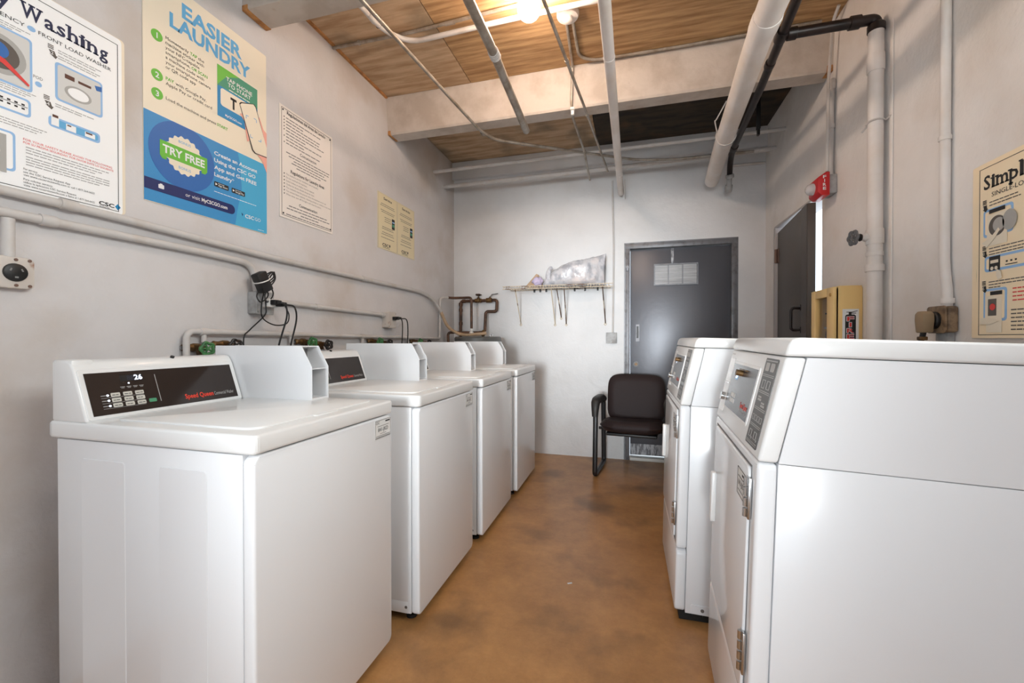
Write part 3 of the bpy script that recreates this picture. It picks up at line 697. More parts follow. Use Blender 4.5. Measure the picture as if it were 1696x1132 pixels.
for i in range(3): bt.lines(PL_L, .70, .868-.02*i, 2.083-.0065*i, .0035, h); bt.lines(PL_L, .70, .880-.012*i, 1.900-.0065*i, .0036, h)
for i in range(2): bt.lines(PL_L, .926, 1.030-.03*i, 1.902-.007*i, .0042, h)
for i in range(3): bt.lines(PL_L, .70, .905-.012*i, 1.800-.0075*i, .0040, h)
for i in range(3): bt.lines(PL_L, .856, 1.070-.02*i, 1.733-.0085*i, .0046, h)
for i in range(4): bt.lines(PL_L, .856, 1.078-.012*i*(i > 2), 1.704-.008*i, .0046, h)
pb(bt, 'small_print', 'inkl')
pb(MB().text(PL_L, 'POD', .874, 1.957, h, .0095, .022), 'pod_lettering', 'inkg')
pb(MB().decal(PL_L, circ(.886, 1.942, .008, 16), h), 'badge', 'paleblue')
pb(MB().text(PL_L, 'FOR YOUR SAFETY PLEASE AVOID THE FOLLOWING', .850, 1.7535, h, .0066, .230).text(PL_L, 'POR SU PROPIA SEGURIDAD, POR FAVOR EVITE LO SIGUIENTE', .850, 1.7435, h, .0066, .234), 'warning_lettering', 'printred')
sv = MB().text(PL_L, 'For service:', .850, 1.6635, h, .0062, .032).text(PL_L, 'use the CSC Service Request App', .850, 1.6545, h, .0062, .112).text(PL_L, 'visit www.cscserviceworks.com or call 1-877-264-6622', .850, 1.6455, h, .0062, .178)
sv.text(PL_L, 'Para solicitar servicio:', .850, 1.6325, h, .0062, .068).text(PL_L, 'utilice la aplicacion CSC Service Request', .850, 1.6235, h, .0062, .128).text(PL_L, 'visite www.cscserviceworks.com o llame al 1-877-264-6622', .850, 1.6145, h, .0062, .178)
pb(sv, 'service_lettering', 'ink')
pb(MB().text(PL_L, 'CSC', 1.040, 1.6155, h, .013, .046, bold=.03).lines(PL_L, 1.042, 1.075, 1.6095, .003, h), 'logo_lettering', 'ink')
pb(drop(PL_L, 1.097, 1.622, .011, h), 'logo_drop', 'cyan')

# 2) app poster
O2 = (LW, 1.47, 1.68)
TA = thing('advertising_poster', 'cream and blue easier laundry poster with green try free ribbon', 'poster', O2)
pa = lambda m, n, mm, par=TA: m.build(n, mm, par, org=O2, smooth=False)
A0, A1, B0, B1 = 1.186, 1.754, 1.679, 2.582
pa(MB().decal(PL_L, rrect(A0, B0, A1, B1, .006), .0005, .003), 'poster_board', 'cream')
h = .0036
inb = lambda a, b: 1
def ck(poly, b_hi=2.028, b_lo=1.681, a_lo=A0+.0005, a_hi=A1-.0005):
    for f in (lambda a, b: b_hi-b, lambda a, b: b-b_lo, lambda a, b: a-a_lo, lambda a, b: a_hi-a): poly = clip(poly, f)
    return poly
pa(MB().decal(PL_L, ck([(1, 1), (2, 1), (2, 3), (1, 3)]), h), 'blue_field', 'blue1')
pa(MB().decal(PL_L, ck([(1.56, 1.6), (1.9, 1.6), (1.9, 2.2), (1.545, 2.2), (1.60, 1.98), (1.61, 1.86), (1.585, 1.75)]), h+.0004), 'light_blue_field', 'blue3')
pa(MB().decal(PL_L, ck(circ(1.337, 1.900, .135, 40)), h+.0008), 'blue_disc', 'blue2')
pa(MB().decal(PL_L, rrect(A0+.0005, 1.726, 1.572, 1.770, .021, 6)[0:14] + [(A0+.0005, 1.770), (A0+.0005, 1.726)], h+.0012), 'navy_bar', 'dnavy')
seal = [(1.340+(.076+.004*math.cos(18*t))*math.cos(t), 1.904+(.076+.004*math.cos(18*t))*math.sin(t)) for t in [2*math.pi*i/90 for i in range(90)]]
pa(MB().decal(PL_L, seal, h+.0014), 'seal', 'cream')
pa(MB().text(PL_L, 'BONUS', 1.340, 1.952, h+.002, .011, .05, 'C').text(PL_L, 'BONUS', 1.340, 1.846, h+.002, .011, .05, 'C'), 'seal_lettering', 'skyblue')
pa(MB().rect(PL_L, 1.243, 1.874, 1.437, 1.934, h+.002).decal(PL_L, [(1.243, 1.874), (1.268, 1.874), (1.268, 1.862), (1.252, 1.862)], h+.0016).decal(PL_L, [(1.437, 1.874), (1.412, 1.874), (1.412, 1.862), (1.428, 1.862)], h+.0016), 'ribbon', 'green')
pa(MB().text(PL_L, 'TRY FREE', 1.339, 1.889, h+.0026, .031, .172, 'C', bold=.03), 'ribbon_lettering', 'white')
t = MB()
for i, s_ in enumerate(('Create an Account', 'Using the CSC GO', 'App and Get FREE', 'Laundry*')): t.text(PL_L, s_, 1.470, 1.968-.0315*i, h+.0012, .0165, (.226, .216, .222, .098)[i], bold=.022)
pa(t, 'offer_lettering', 'white')
pa(MB().text(PL_L, 'or visit', 1.342, 1.741, h+.0018, .015, .062).text(PL_L, 'MyCSCGO.com', 1.411, 1.741, h+.0018, .015, .122, bold=.025), 'web_lettering', 'white')
pa(MB().decal(PL_L, rrect(1.237, 1.740, 1.258, 1.756, .003), h+.0018).rect(PL_L, 1.243, 1.756, 1.252, 1.7595, h+.0018), 'camera_icon', 'white')
for (a, s_) in ((1.470, 'App Store'), (1.556, 'Google Play')):
    bdg = pa(MB().decal(PL_L, rrect(a, 1.828, a+.070, 1.850, .003), h+.0012), 'store_badge', 'ink')
    MB().text(PL_L, s_, a+.018, 1.8325, h+.0019, .0085, .046, bold=.015).lines(PL_L, a+.018, a+.05, 1.8435, .003, h+.0019).decal(PL_L, [(a+.005, 1.833), (a+.015, 1.839), (a+.005, 1.845)], h+.0019).build('badge_lettering', 'white', bdg, org=O2, smooth=False)
pa(MB().lines(PL_L, 1.470, 1.69, 1.8035, .004, h+.0008).lines(PL_L, 1.70, 1.735, 1.690, .003, h+.0008), 'small_print', 'paper')
pa(MB().text(PL_L, 'CSC', 1.626, 1.730, h+.0012, .0165, .050, bold=.025).text(PL_L, 'GO', 1.681, 1.730, h+.0012, .0165, .034), 'logo_lettering', 'white')
pa(MB().decal(PL_L, [(1.607, 1.748), (1.616, 1.742), (1.612, 1.733)], h+.0012), 'logo_drop', 'dnavy')
pa(MB().text(PL_L, 'EASIER', 1.333, 2.477, h, .058, .281, bold=.035).text(PL_L, 'LAUNDRY', 1.284, 2.407, h, .056, .375, bold=.035), 'title_lettering', 'skyblue')
for i, z in enumerate((2.335, 2.181, 2.108)):
    cdisc = pa(MB().decal(PL_L, circ(1.236, z, .0215, 28), h), 'step_disc', 'green')
    MB().text(PL_L, str(i+1), 1.236, z-.0105, h+.0007, .021, None, 'C', bold=.02).build('step_number', 'white', cdisc, org=O2, smooth=False)
st_ = MB(); Lh = .0193
def gtext(*a, **k): pa(MB().text(*a, **k), 'green_lettering', 'green')
rows = (('Momentarily', .092, 0), ('machine sticker with', .158, 1), ('your NFC-capable', .138, 2), ('smartphone,', .098, 3), ('a machine code with', .158, 4), ('your smartphone camera', .188, 5), ('or QR code app', .122, 6))
for s_, wd, i in rows: st_.text(PL_L, s_, 1.268, 2.343-Lh*i, h, .0125, wd)
s2 = MB(); s3 = MB()
gtext(PL_L, 'TAP', 1.366, 2.343, h, .0125, .030, bold=.02); st_.text(PL_L, 'the', 1.401, 2.343, h, .0125, .026)
gtext(PL_L, 'OR SCAN', 1.372, 2.343-3*Lh, h, .0125, .070, bold=.02)
gtext(PL_L, 'PAY', 1.268, 2.182, h, .0125, .032, bold=.02); s2.text(PL_L, 'with Google Pay,', 1.306, 2.182, h, .0125, .130).text(PL_L, 'Apple Pay or credit card', 1.268, 2.162, h, .0125, .194)
s3.text(PL_L, 'Load the machine and press', 1.268, 2.103, h, .0125, .212); gtext(PL_L, 'START', 1.486, 2.103, h, .0125, .052, bold=.02)
for q in (st_, s2, s3): pa(q, 'step_lettering', 'ink')
pa(MB().rect(PL_L, 1.488, 2.152, 1.700, 2.381, h), 'card_picture', 'teal')
pa(MB().decal(PL_L, [(1.488, 2.381), (1.488, 2.290), (1.53, 2.345), (1.60, 2.381)], h+.0005), 'card_corner', 'green')
pa(MB().rect(PL_L, 1.488, 2.152, 1.700, 2.200, h+.0005).decal(PL_L, rrect(1.488, 2.16, 1.70, 2.29, .01), h+.0003), 'card_field', 'cyan')
pa(MB().decal(PL_L, rrect(1.503, 2.205, 1.690, 2.284, .012), h+.001), 'card_screen', 'cream')
pa(MB().text(PL_L, 'TAP PHONE', 1.600, 2.332, h+.001, .0175, .138, 'C', bold=.012).text(PL_L, 'TO START', 1.600, 2.309, h+.001, .0175, .122, 'C', bold=.012).lines(PL_L, 1.545, 1.655, 2.294, .006, h+.001).text(PL_L, 'MyCSCGO.com', 1.525, 2.165, h+.0012, .010, .085, bold=.02), 'card_lettering', 'white')
pa(MB().rect(PL_L, 1.563, 2.215, 1.572, 2.262, h+.0016).rect(PL_L, 1.552, 2.255, 1.583, 2.266, h+.0016), 'hand_icon', 'ink')
hand = [(1.60, 2.215), (1.625, 2.19), (1.64, 2.10), (1.66, 2.115), (1.70, 2.06), (1.725, 2.04), (A1-.0005, 1.99), (A1-.0005, 2.19), (1.735, 2.20), (1.71, 2.25), (1.66, 2.24)]
pa(MB().decal(PL_L, hand, h+.0018), 'hand_picture', 'skin')
phone = lambda k: [(1.597+k, 2.262-k), (1.606+k, 2.272-k), (1.678-k, 2.300-k), (1.690-k, 2.292-k), (A1-.0008-k*.2, 2.112+k), (A1-.0008-k*.2, 2.066+k), (1.682+k, 2.060+k), (1.668+k, 2.070+k)]
pa(MB().decal(PL_L, phone(0), h+.0024), 'phone_picture', 'ink'); pa(MB().decal(PL_L, phone(.004), h+.003), 'phone_screen', 'cream')
cm = MB()
for (a, b, sa, sb) in ((1.632, 2.222, 1, -1), (1.690, 2.228, -1, -1), (1.655, 2.128, 1, 1), (1.716, 2.130, -1, 1)):
    cm.rect(PL_L, min(a, a+.014*sa), b, max(a, a+.014*sa), b+.0025, h+.0036); cm.rect(PL_L, a, min(b, b+.014*sb), a+.0025, max(b, b+.014*sb), h+.0036)
pa(cm, 'scan_marks', 'skyblue')

# 3) regulations sign
O3 = (LW, 2.045, 1.796)
TS = thing('regulations_sign', 'white bilingual laundry regulations sign with thin black border and corner screws', 'sign', O3)
ps = lambda m, n, mm, par=TS: m.build(n, mm, par, org=O3, smooth=False)
a0, a1, z0, z1 = 1.838, 2.249, 1.796, 2.393
ps(MB().rect(PL_L, a0, z0, a1, z1, .0005, .004), 'sign_board', 'sign')
h = .0046
ps(MB().frame(PL_L, a0+.012, z0+.012, a1-.012, z1-.012, .0022, h), 'printed_border', 'ink')
sw = MB()
for a in (a0+.022, a1-.022):
    for b in (z0+.023, z1-.023): sw.prism(circ(a, b, .0045, 10), PL_L.p, h-.001, h+.0025)
ps(sw, 'corner_screw', 'ink')
ac = (a0+a1)/2
ps(MB().text(PL_L, 'Regulaciones del Area de Lavado', 1.888, 2.357, h, .0175, .298, bold=.02).text(PL_L, 'Comunicacion', 1.981, 2.170, h, .0165, .128, bold=.012).text(PL_L, 'Regulations for Laundry Area', 1.913, 2.050, h, .0175, .262, bold=.02).text(PL_L, 'Communication', 1.973, 1.884, h, .0165, .142, bold=.012), 'heading_lettering', 'ink')
rt = MB(); bu = MB()
for i, wd in enumerate((.262, .13, .255, .25, .29, .14, .275, .13, .255)):
    z = 2.333-.0168*i; rt.lines(PL_L, 1.882, 1.882+wd, z, .0082, h)
    if i not in (5, 7): bu.decal(PL_L, circ(1.869, z+.004, .0035, 8), h)
for i, (sa, wd) in enumerate(((1.882, .345), (1.900, .315), (1.935, .24), (1.92, .285), (1.955, .19))): rt.lines(PL_L, sa, sa+wd, 2.150-.0155*i, .0078, h)
en = ('The washers are for residents use in laundry.', 'Do not overload the machines.', 'Soiled clothes or articles must be cleaned.', 'Clothes for dryers should always be clean.', 'The residents must be present when the machines are in use.', 'You cannot leave cabinets, cleaning articles or clothes in the area.', 'When done, turn off the lights and close the doors.')
for i, (s_, wd) in enumerate(zip(en, (.245, .155, .21, .212, .312, .352, .27))):
    z = 2.030-.0178*i; rt.text(PL_L, s_, 1.880, z, h, .0090, wd); bu.decal(PL_L, circ(1.868, z+.004, .0035, 8), h)
for i, (sa, wd) in enumerate(((1.900, .305), (1.885, .335), (1.985, .14), (1.880, .345))): rt.lines(PL_L, sa, sa+wd, 1.866-.0165*i, .0080, h)
ps(rt, 'rules_print', 'inkg'); ps(bu, 'bullet_point', 'ink')

# 4) two service notices
for k, (a0, a1, head, lab) in enumerate(((2.744, 3.010, 'Service', 'left of two cream service notices side by side on left wall'), (3.012, 3.292, 'Servicio', 'right of two cream service notices side by side on left wall'))):
    O4 = (LW, (a0+a1)/2, 1.822)
    TN = thing('service_notice', lab, 'notice', O4)
    pn = lambda m, n, mm: m.build(n, mm, TN, org=O4, smooth=False)
    z0, z1 = 1.818, 2.235
    pn(MB().rect(PL_L, a0, z0, a1, z1, .0005, .003), 'notice_board', 'cream2')
    h = .0036; ac = (a0+a1)/2
    pn(MB().frame(PL_L, a0+.004, z0+.004, a1-.004, z1-.004, .0014, h), 'printed_border', 'printgrey')
    pn(MB().text(PL_L, head, ac, 2.192, h, .019, .115 if k == 0 else .128, 'C', bold=.02), 'heading_lettering', 'ink')
    pn(MB().text(PL_L, 'CSC', ac-.075, 1.842, h, .022, .085, bold=.03).decal(PL_L, [(ac+.026, 1.87), (ac+.036, 1.858), (ac+.026, 1.842), (ac+.018, 1.858)], h).lines(PL_L, ac-.07, ac+.03, 1.832, .005, h), 'logo_lettering', 'ink')
    m = MB()
    for i, (b, wd) in enumerate(((2.155, .18), (2.142, .20), (2.108, .19), (2.095, .17), (1.985, .15), (1.972, .16), (1.945, .15), (1.930, .17), (1.905, .18), (2.06, .09), (2.045, .08), (2.03, .09))):
        m.lines(PL_L, ac-wd/2, ac+wd/2, b, .006, h)
    pn(m, 'small_print', 'printdark')
    pn(MB().decal(PL_L, rrect(a1-.075, 1.995, a1-.035, 2.075, .004), h), 'phone_picture', 'ink')
    pn(MB().rect(PL_L, a1-.071, 2.015, a1-.039, 2.035, h+.0006), 'phone_screen', 'teal')
    pn(MB().rect(PL_L, a1-.071, 2.045, a1-.039, 2.055, h+.0006), 'phone_screen', 'paleblue')

# 5) dryer instruction sign on the right wall
O5 = (RW, 1.5, 1.15)
TD = thing('instruction_sign', 'yellowed single-load dryer instruction sign on the right wall', 'sign', O5)
pd = lambda m, n, mm: m.build_each(n, mm, TD, O5) if n.endswith('_picture') or n in ('step_arrow', 'edge_stain') else m.build(n, mm, TD, org=O5, smooth=False)
pd(MB().decal(PL_R, rrect(-1.824, 1.150, -1.24, 1.726, .006), .0005, .004), 'back_board', 'yellowed')
pd(MB().decal(PL_R, rrect(-1.796, 1.150, -1.21, 1.724, .006), .005, .005), 'front_board', 'yellowed')
h = .0101
pd(MB().frame(PL_R, -1.786, 1.160, -1.22, 1.708, .0018, h), 'printed_border', 'ink')
pd(MB().decal(PL_R, [(-1.801, 1.25), (-1.7965, 1.30), (-1.7965, 1.42), (-1.801, 1.47), (-1.8045, 1.36)], .0046, .0006).decal(PL_R, [(-1.801, 1.53), (-1.7965, 1.57), (-1.7965, 1.66), (-1.801, 1.70), (-1.8035, 1.62)], .0046, .0006), 'edge_stain', 'wheelgreen')
pd(slab(PL_R, 'Simple', -1.768, 1.636, h, .044, (.026, .013, .044, .031, .013, .024), .005), 'title_lettering', 'ink')
pd(MB().text(PL_R, 'SINGLE-LOAD', -1.736, 1.606, h, .0145, .150), 'subtitle_lettering', 'ink')
def rpic(a0, b0, a1, b1, n):
    pd(MB().decal(PL_R, rrect(a0, b0, a1, b1, .010), h), 'picture_frame', 'paleblue')
    pd(MB().decal(PL_R, rrect(a0+.008, b0+.008, a1-.008, b1-.008, .006), h+.0006), 'picture_panel', n)
rpic(-1.768, 1.478, -1.655, 1.568, 'yellowed'); rpic(-1.762, 1.365, -1.60, 1.415, 'yellowed'); rpic(-1.765, 1.205, -1.675, 1.310, 'yellowed')
pd(MB().rect(PL_R, -1.752, 1.448, -1.675, 1.548, h+.0012).rect(PL_R, -1.752, 1.168, -1.692, 1.286, h+.0012), 'dryer_picture', 'cream')
pd(MB().decal(PL_R, circ(-1.712, 1.508, .032, 28), h+.0018), 'drum_picture', 'printdark')
pd(MB().decal(PL_R, circ(-1.705, 1.51, .022, 24), h+.0024), 'drum_picture', 'printgrey')
pd(MB().decal(PL_R, circ(-1.665, 1.515, .026, 24, .032), h+.0024), 'door_picture', 'printgrey')
pd(MB().rect(PL_R, -1.742, 1.552, -1.682, 1.564, h+.0024).rect(PL_R, -1.735, 1.288, -1.690, 1.300, h+.0024).rect(PL_R, -1.742, 1.367, -1.700, 1.412, h+.0014), 'panel_picture', 'ink')
pd(MB().rect(PL_R, -1.744, 1.222, -1.712, 1.276, h+.0018), 'drum_picture', 'printdark')
pd(MB().decal(PL_R, circ(-1.726, 1.25, .011, 14), h+.0024), 'laundry_picture', 'printred')
pd(MB().decal(PL_R, circ(-1.730, 1.374, .006, 10), h+.002).decal(PL_R, circ(-1.714, 1.374, .006, 10), h+.002).rect(PL_R, -1.736, 1.390, -1.706, 1.400, h+.002), 'button_picture', 'cream')
pd(MB().rect(PL_R, -1.678, 1.386, -1.672, 1.391, h+.0014).rect(PL_R, -1.662, 1.386, -1.656, 1.391, h+.0014).rect(PL_R, -1.646, 1.386, -1.640, 1.391, h+.0014).rect(PL_R, -1.68, 1.377, -1.638, 1.3795, h+.0014), 'button_picture', 'ink')
pd(MB().decal(PL_R, [(-1.77, 1.462), (-1.73, 1.478), (-1.705, 1.500), (-1.70, 1.492), (-1.72, 1.468), (-1.75, 1.445)], h+.003).decal(PL_R, [(-1.71, 1.37), (-1.695, 1.36), (-1.69, 1.34), (-1.705, 1.335), (-1.712, 1.35)], h+.003).decal(PL_R, [(-1.775, 1.215), (-1.735, 1.218), (-1.70, 1.205), (-1.73, 1.195), (-1.775, 1.195)], h+.003), 'hand_picture', 'cream')
ar = MB()
for b in (1.562, 1.412, 1.298):
    a = -1.772
    for q in range(3): ar.rect(PL_R, a+.002, b+.036-.005*q, a+.016, b+.0388-.005*q, h+.001)
    ar.decal(PL_R, [(a+.003, b+.022), (a+.017, b+.022), (a+.018, b+.010), (a+.022, b+.010), (a+.014, b), (a+.002, b+.010), (a+.006, b+.010)], h+.001)
pd(ar, 'step_arrow', 'ink')
pd(MB().text(PL_R, '1', -1.766, 1.571, h+.0017, .011).text(PL_R, '3', -1.766, 1.421, h+.0017, .011).text(PL_R, '5', -1.766, 1.307, h+.0017, .011), 'step_number', 'cream')
m = MB()
for (b, a1) in ((1.588, -1.64), (1.578, -1.63), (1.438, -1.56), (1.428, -1.57), (1.419, -1.62), (1.330, -1.56), (1.321, -1.58), (1.312, -1.70)): m.lines(PL_R, -1.745, a1, b, .005, h)
for i in range(6): m.lines(PL_R, -1.66, -1.3, 1.235-.012*i, .006, h)
pd(m, 'small_print', 'printdark')
m = MB()
for i in range(4): m.lines(PL_R, -1.655, -1.3, 1.300-.012*i, .006, h)
pd(m, 'warning_print', 'printred')

# ---------------------------------------------------------------- left wall conduits and boxes
def pipe(name, label, cat, path, r, m, rings=(), ringmat=None, group=None, n=12, part='pipe_run', ringname='clamp'):
    """a pipe run with its clamps/couplings; rings = (index fraction along first straight ...) given as points"""
    p0 = Vector(path[0]); o = Vector((p0.x, p0.y, p0.z))
    T = thing(name, label, cat, o, group)
    MB().tube(path, r, n).build(part, m, T, org=o)
    for (c, ax, rr, ln) in rings:
        c = Vector(c); ax = Vector(ax).normalized()
        MB().lathe(c, ax, [(r*.9, -ln), (rr*.97, -ln), (rr, -ln*.7), (rr, ln*.7), (rr*.97, ln), (r*.9, ln)], 18).build(ringname, ringmat or m, T, org=o)
    return T, o
XW = LW
up = fillet([(XW+.020, -.6, 1.585), (XW+.020, 1.08, 1.583), (XW+.022, 1.75, 1.563), (XW+.022, 3.40, 1.555), (XW+.028, 3.60, 1.51), (XW+.05, 3.72, 1.40)], .10)
T, o = pipe('electrical_conduit', 'long pale conduit running under the posters, ending in tan flexible hose', 'conduit', up, .0145, 'conduit',
     [((XW+.022, y, z), (0, 1, 0), .018, .022) for y, z in ((.95, 1.584), (2.55, 1.5585))], ringname='coupling')
hosep = smooth_path([(XW+.05, 3.72, 1.40), (XW+.09, 3.78, 1.27), (-1.62, 3.80, 1.205), (-1.54, 3.80, 1.182), (-1.44, 3.80, 1.184), (-1.31, 3.80, 1.195)], 8)
MB().tube(hosep, .0150, 12).build('flexible_hose', 'hose', T, org=o)
lowc = fillet([(XW+.020, -.6, 1.520), (XW+.020, 1.40, 1.520), (XW+.020, 1.655, 1.510), (XW+.022, 1.672, 1.375)], .14, 10)
pipe('electrical_conduit', 'lower conduit bending down into the outlet box with black adapter', 'conduit', lowc, .0145, 'conduit', [((XW+.020, .9, 1.520), (0, 1, 0), .018, .02)], ringname='coupling')
pipe('electrical_conduit', 'short straight conduit linking the two wall outlet boxes', 'conduit', [(XW+.020, 1.745, 1.340), (XW+.020, 2.796, 1.323)], .0135, 'conduit', [((XW+.020, 2.10, 1.334), (0, 1, 0), .017, .018), ((XW+.020, 2.780, 1.323), (0, 1, 0), .019, .012)], ringname='coupling')

# round twist-lock outlet at the left edge
o = (XW, .815, 1.345)
T = thing('power_outlet', 'round black twist-lock outlet in rusty white box at left edge', 'outlet', o)
MB().prism(rrect(.752, 1.298, .864, 1.392, .014, 4), PL_L.p, .001, .030, .004).build('outlet_box', 'boxw', T, org=o)
MB().lathe((XW+.030, .820, 1.345), (1, 0, 0), [(0, .008), (.022, .008), (.026, .006), (.027, 0)], 24).build('outlet_face', 'black', T, org=o)
P_ = Pl((XW+.038, .820, 1.345), (0, 1, 0), (0, 0, 1), (1, 0, 0))
MB().decal(P_, [(-.016, .004), (-.012, .012), (-.009, .010), (-.012, .003)], .0).decal(P_, [(.016, .004), (.012, .012), (.009, .010), (.012, .003)], 0).decal(P_, [(-.004, -.017), (.004, -.017), (.004, -.012), (-.004, -.012)], 0).build('outlet_slot', 'steel', T, org=o)
m = MB()
for (a, b) in ((.822, 1.383), (.822, 1.307), (.852, 1.384), (.852, 1.307)): m.prism(circ(a, b, .0045, 10), PL_L.p, .029, .0325)
m.build('box_screw', 'hinge', T, org=o)
MB().cyl((XW+.016, .812, 1.39), (XW+.016, .812, 1.505), .015, 12).build('conduit_stub', 'conduit', T, org=o)

def outlet_box(y0, y1, z0, z1, label, m='box'):
    o = (XW, (y0+y1)/2, z0); T = thing('outlet_box', label, 'outlet', o)
    MB().prism(rrect(y0, z0, y1, z1, .008), PL_L.p, .001, .052, .003).build('box_body', m, T, org=o)
    c = MB().prism(rrect(y0-.002, z0-.002, y1+.002, z1+.002, .008), PL_L.p, .053, .057, .001, 1).build('cover_plate', m, T, org=o)
    sc_ = MB()
    for (a, b) in ((y0+.008, z0+.010), (y1-.008, z1-.010)): sc_.prism(circ(a, b, .004, 10), PL_L.p, .056, .059)
    sc_.build('cover_screw', 'steel', T, org=o)
    return T, o
T, o = outlet_box(1.640, 1.742, 1.268, 1.376, 'grey outlet box holding a white adapter and black plugs')
PX = Pl((XW+.0575, 0, 0), (0, 1, 0), (0, 0, 1), (1, 0, 0))
ta = thing('plug_adapter', 'white multi-outlet adapter plugged into the grey outlet box', 'adapter', (XW+.058, 1.70, 1.32))
MB().prism(rrect(1.672, 1.302, 1.728, 1.342, .005), PX.p, 0, .042, .003).build('adapter_body', 'tapwhite', ta, org=(XW+.058, 1.70, 1.32))
# power brick with bundled cord
o = (XW+.07, 1.645, 1.38)
tb = thing('power_supply', 'black power brick with zip-tied cord hanging above the outlet box', 'power supply', o)
q = Matrix.Translation(Vector((XW+.090, 1.640, 1.420))) @ Matrix.Rotation(R(28), 4, 'X')
m = MB().box((-.022, -.030, -.050), (.022, .030, .045), .006)
m.v = [q @ v for v in m.v]; m.build('brick_body', 'cord', tb, org=o)
m = MB().torus(q @ Vector((0, 0, .005)), q.to_3x3() @ Vector((0, 0, 1)), .036, .0028, 24, 6); m.build('zip_tie', 'tapwhite', tb, org=o)
c = Vector((XW+.098, 1.665, 1.43))
m = MB()
for (dy, dz, ry, rz) in ((.02, .015, .018, .030), (.028, .010, .013, .036), (.012, .02, .02, .024), (-.03, -.075, .028, .034), (.008, -.07, .02, .036)):
    m.tube([c + Vector((.004*math.cos(3*t), dy+ry*math.cos(t)+.012*math.sin(t), dz+rz*math.sin(t))) for t in [2*math.pi*i/22 for i in range(23)]], .0032, 6)
m.build('cord_loop', 'cord', tb, org=o)
m = MB().tube(smooth_path([(XW+.085, 1.655, 1.37), (XW+.085, 1.640, 1.30), (XW+.08, 1.655, 1.245), (XW+.085, 1.72, 1.215), (XW+.095, 1.785, 1.225), (XW+.10, 1.795, 1.27), (XW+.098, 1.772, 1.312)]), .0032, 6)
m.tube(smooth_path([(XW+.085, 1.66, 1.36), (XW+.08, 1.672, 1.30), (XW+.075, 1.668, 1.26), (XW+.06, 1.60, 1.19), (XW+.05, 1.575, 1.15), (XW+.06, 1.57, 1.03)]), .0032, 6).build('power_cord', 'cord', tb, org=o)
def plug(o, y, z, x0, path, label, grp):
    T = thing('power_plug', label, 'plug', o, grp)
    MB().box((x0, y-.014, z-.012), (x0+.030, y+.014, z+.012), .004).box((x0+.030, y-.009, z-.009), (x0+.048, y+.012, z+.009), .004).build('plug_body', 'cord', T, org=o)
    MB().tube(smooth_path(path), .0042, 8).build('power_cord', 'cord', T, org=o)
gp = 'washer plugs and cords on the left wall'
x0 = XW+.100
plug((x0, 1.690, 1.325), 1.690, 1.325, x0, [(x0+.045, 1.694, 1.322), (x0+.06, 1.71, 1.31), (x0+.052, 1.725, 1.25), (x0+.02, 1.705, 1.10), (x0+.01, 1.70, .95), (x0-.02, 1.70, .6)], 'left black plug in white adapter, cord dropping behind the nearest washer', gp)
plug((x0, 1.722, 1.318), 1.722, 1.318, x0, [(x0+.045, 1.73, 1.316), (x0+.062, 1.765, 1.305), (x0+.055, 1.785, 1.24), (x0+.03, 1.772, 1.10), (x0+.02, 1.77, .95), (x0-.02, 1.77, .6)], 'right black plug in white adapter, cord dropping behind the nearest washer', gp)
T, o = outlet_box(2.800, 2.905, 1.228, 1.345, 'chipped white outlet box above the third washer with two plugs', 'boxw')
x1 = XW+.058
plug((x1, 2.862, 1.300), 2.862, 1.300, x1, [(x1+.045, 2.866, 1.298), (x1+.06, 2.885, 1.285), (x1+.06, 2.893, 1.20), (x1+.05, 2.892, 1.05), (x1+.02, 2.89, .7)], 'left black plug in the chipped white outlet box', gp)
plug((x1, 2.893, 1.302), 2.893, 1.302, x1, [(x1+.045, 2.90, 1.300), (x1+.066, 2.945, 1.29), (x1+.066, 2.965, 1.20), (x1+.055, 2.965, 1.05), (x1+.02, 2.96, .7)], 'right black plug in the chipped white outlet box', gp)

# water pipe along the wall behind the washers
wp = fillet([(XW+.028, 1.325, .55), (XW+.028, 1.325, 1.178), (XW+.028, 3.742, 1.146), (XW+.028, 3.752, 1.540), (XW+.075, 3.83, 1.545)], .035)
T, o = pipe('water_pipe', 'pale water pipe behind the washers turning up by the water heater', 'pipe', wp, .0125, 'conduit')
cp_ = fillet([(XW+.075, 3.83, 1.545), (XW+.12, 3.88, 1.545), (-1.49, 3.88, 1.545), (-1.489, 3.88, 1.205)], .03)
MB().tube(cp_, .0125, 12).build('copper_run', 'copper', T, org=o)
MB().lathe((-1.489, 3.88, 1.165), (0, 0, 1), [(.012, 0), (.012, .022), (.022, .024), (.022, .04), (.014, .05), (.018, .055), (.018, .075), (.012, .078)], 16).build('white_nipple', 'tapwhite', T, org=o)
for y in (1.40, 1.885, 2.52, 3.13):
    z = 1.178-.0132*(y-1.325)
    MB().tube([(XW+.028, y, z), (XW+.028, y, z-.045)], .010, 10).lathe((XW+.028, y, z), (0, 1, 0), [(.0125, -.02), (.016, -.018), (.016, .018), (.0125, .02)], 14).build('tee_branch', 'conduit', T, org=o)
pipe('water_pipe', 'lower supply pipe running just behind the washer consoles', 'pipe', [(XW+.03, 1.42, 1.062), (XW+.03, 3.52, 1.050)], .011, 'copper')

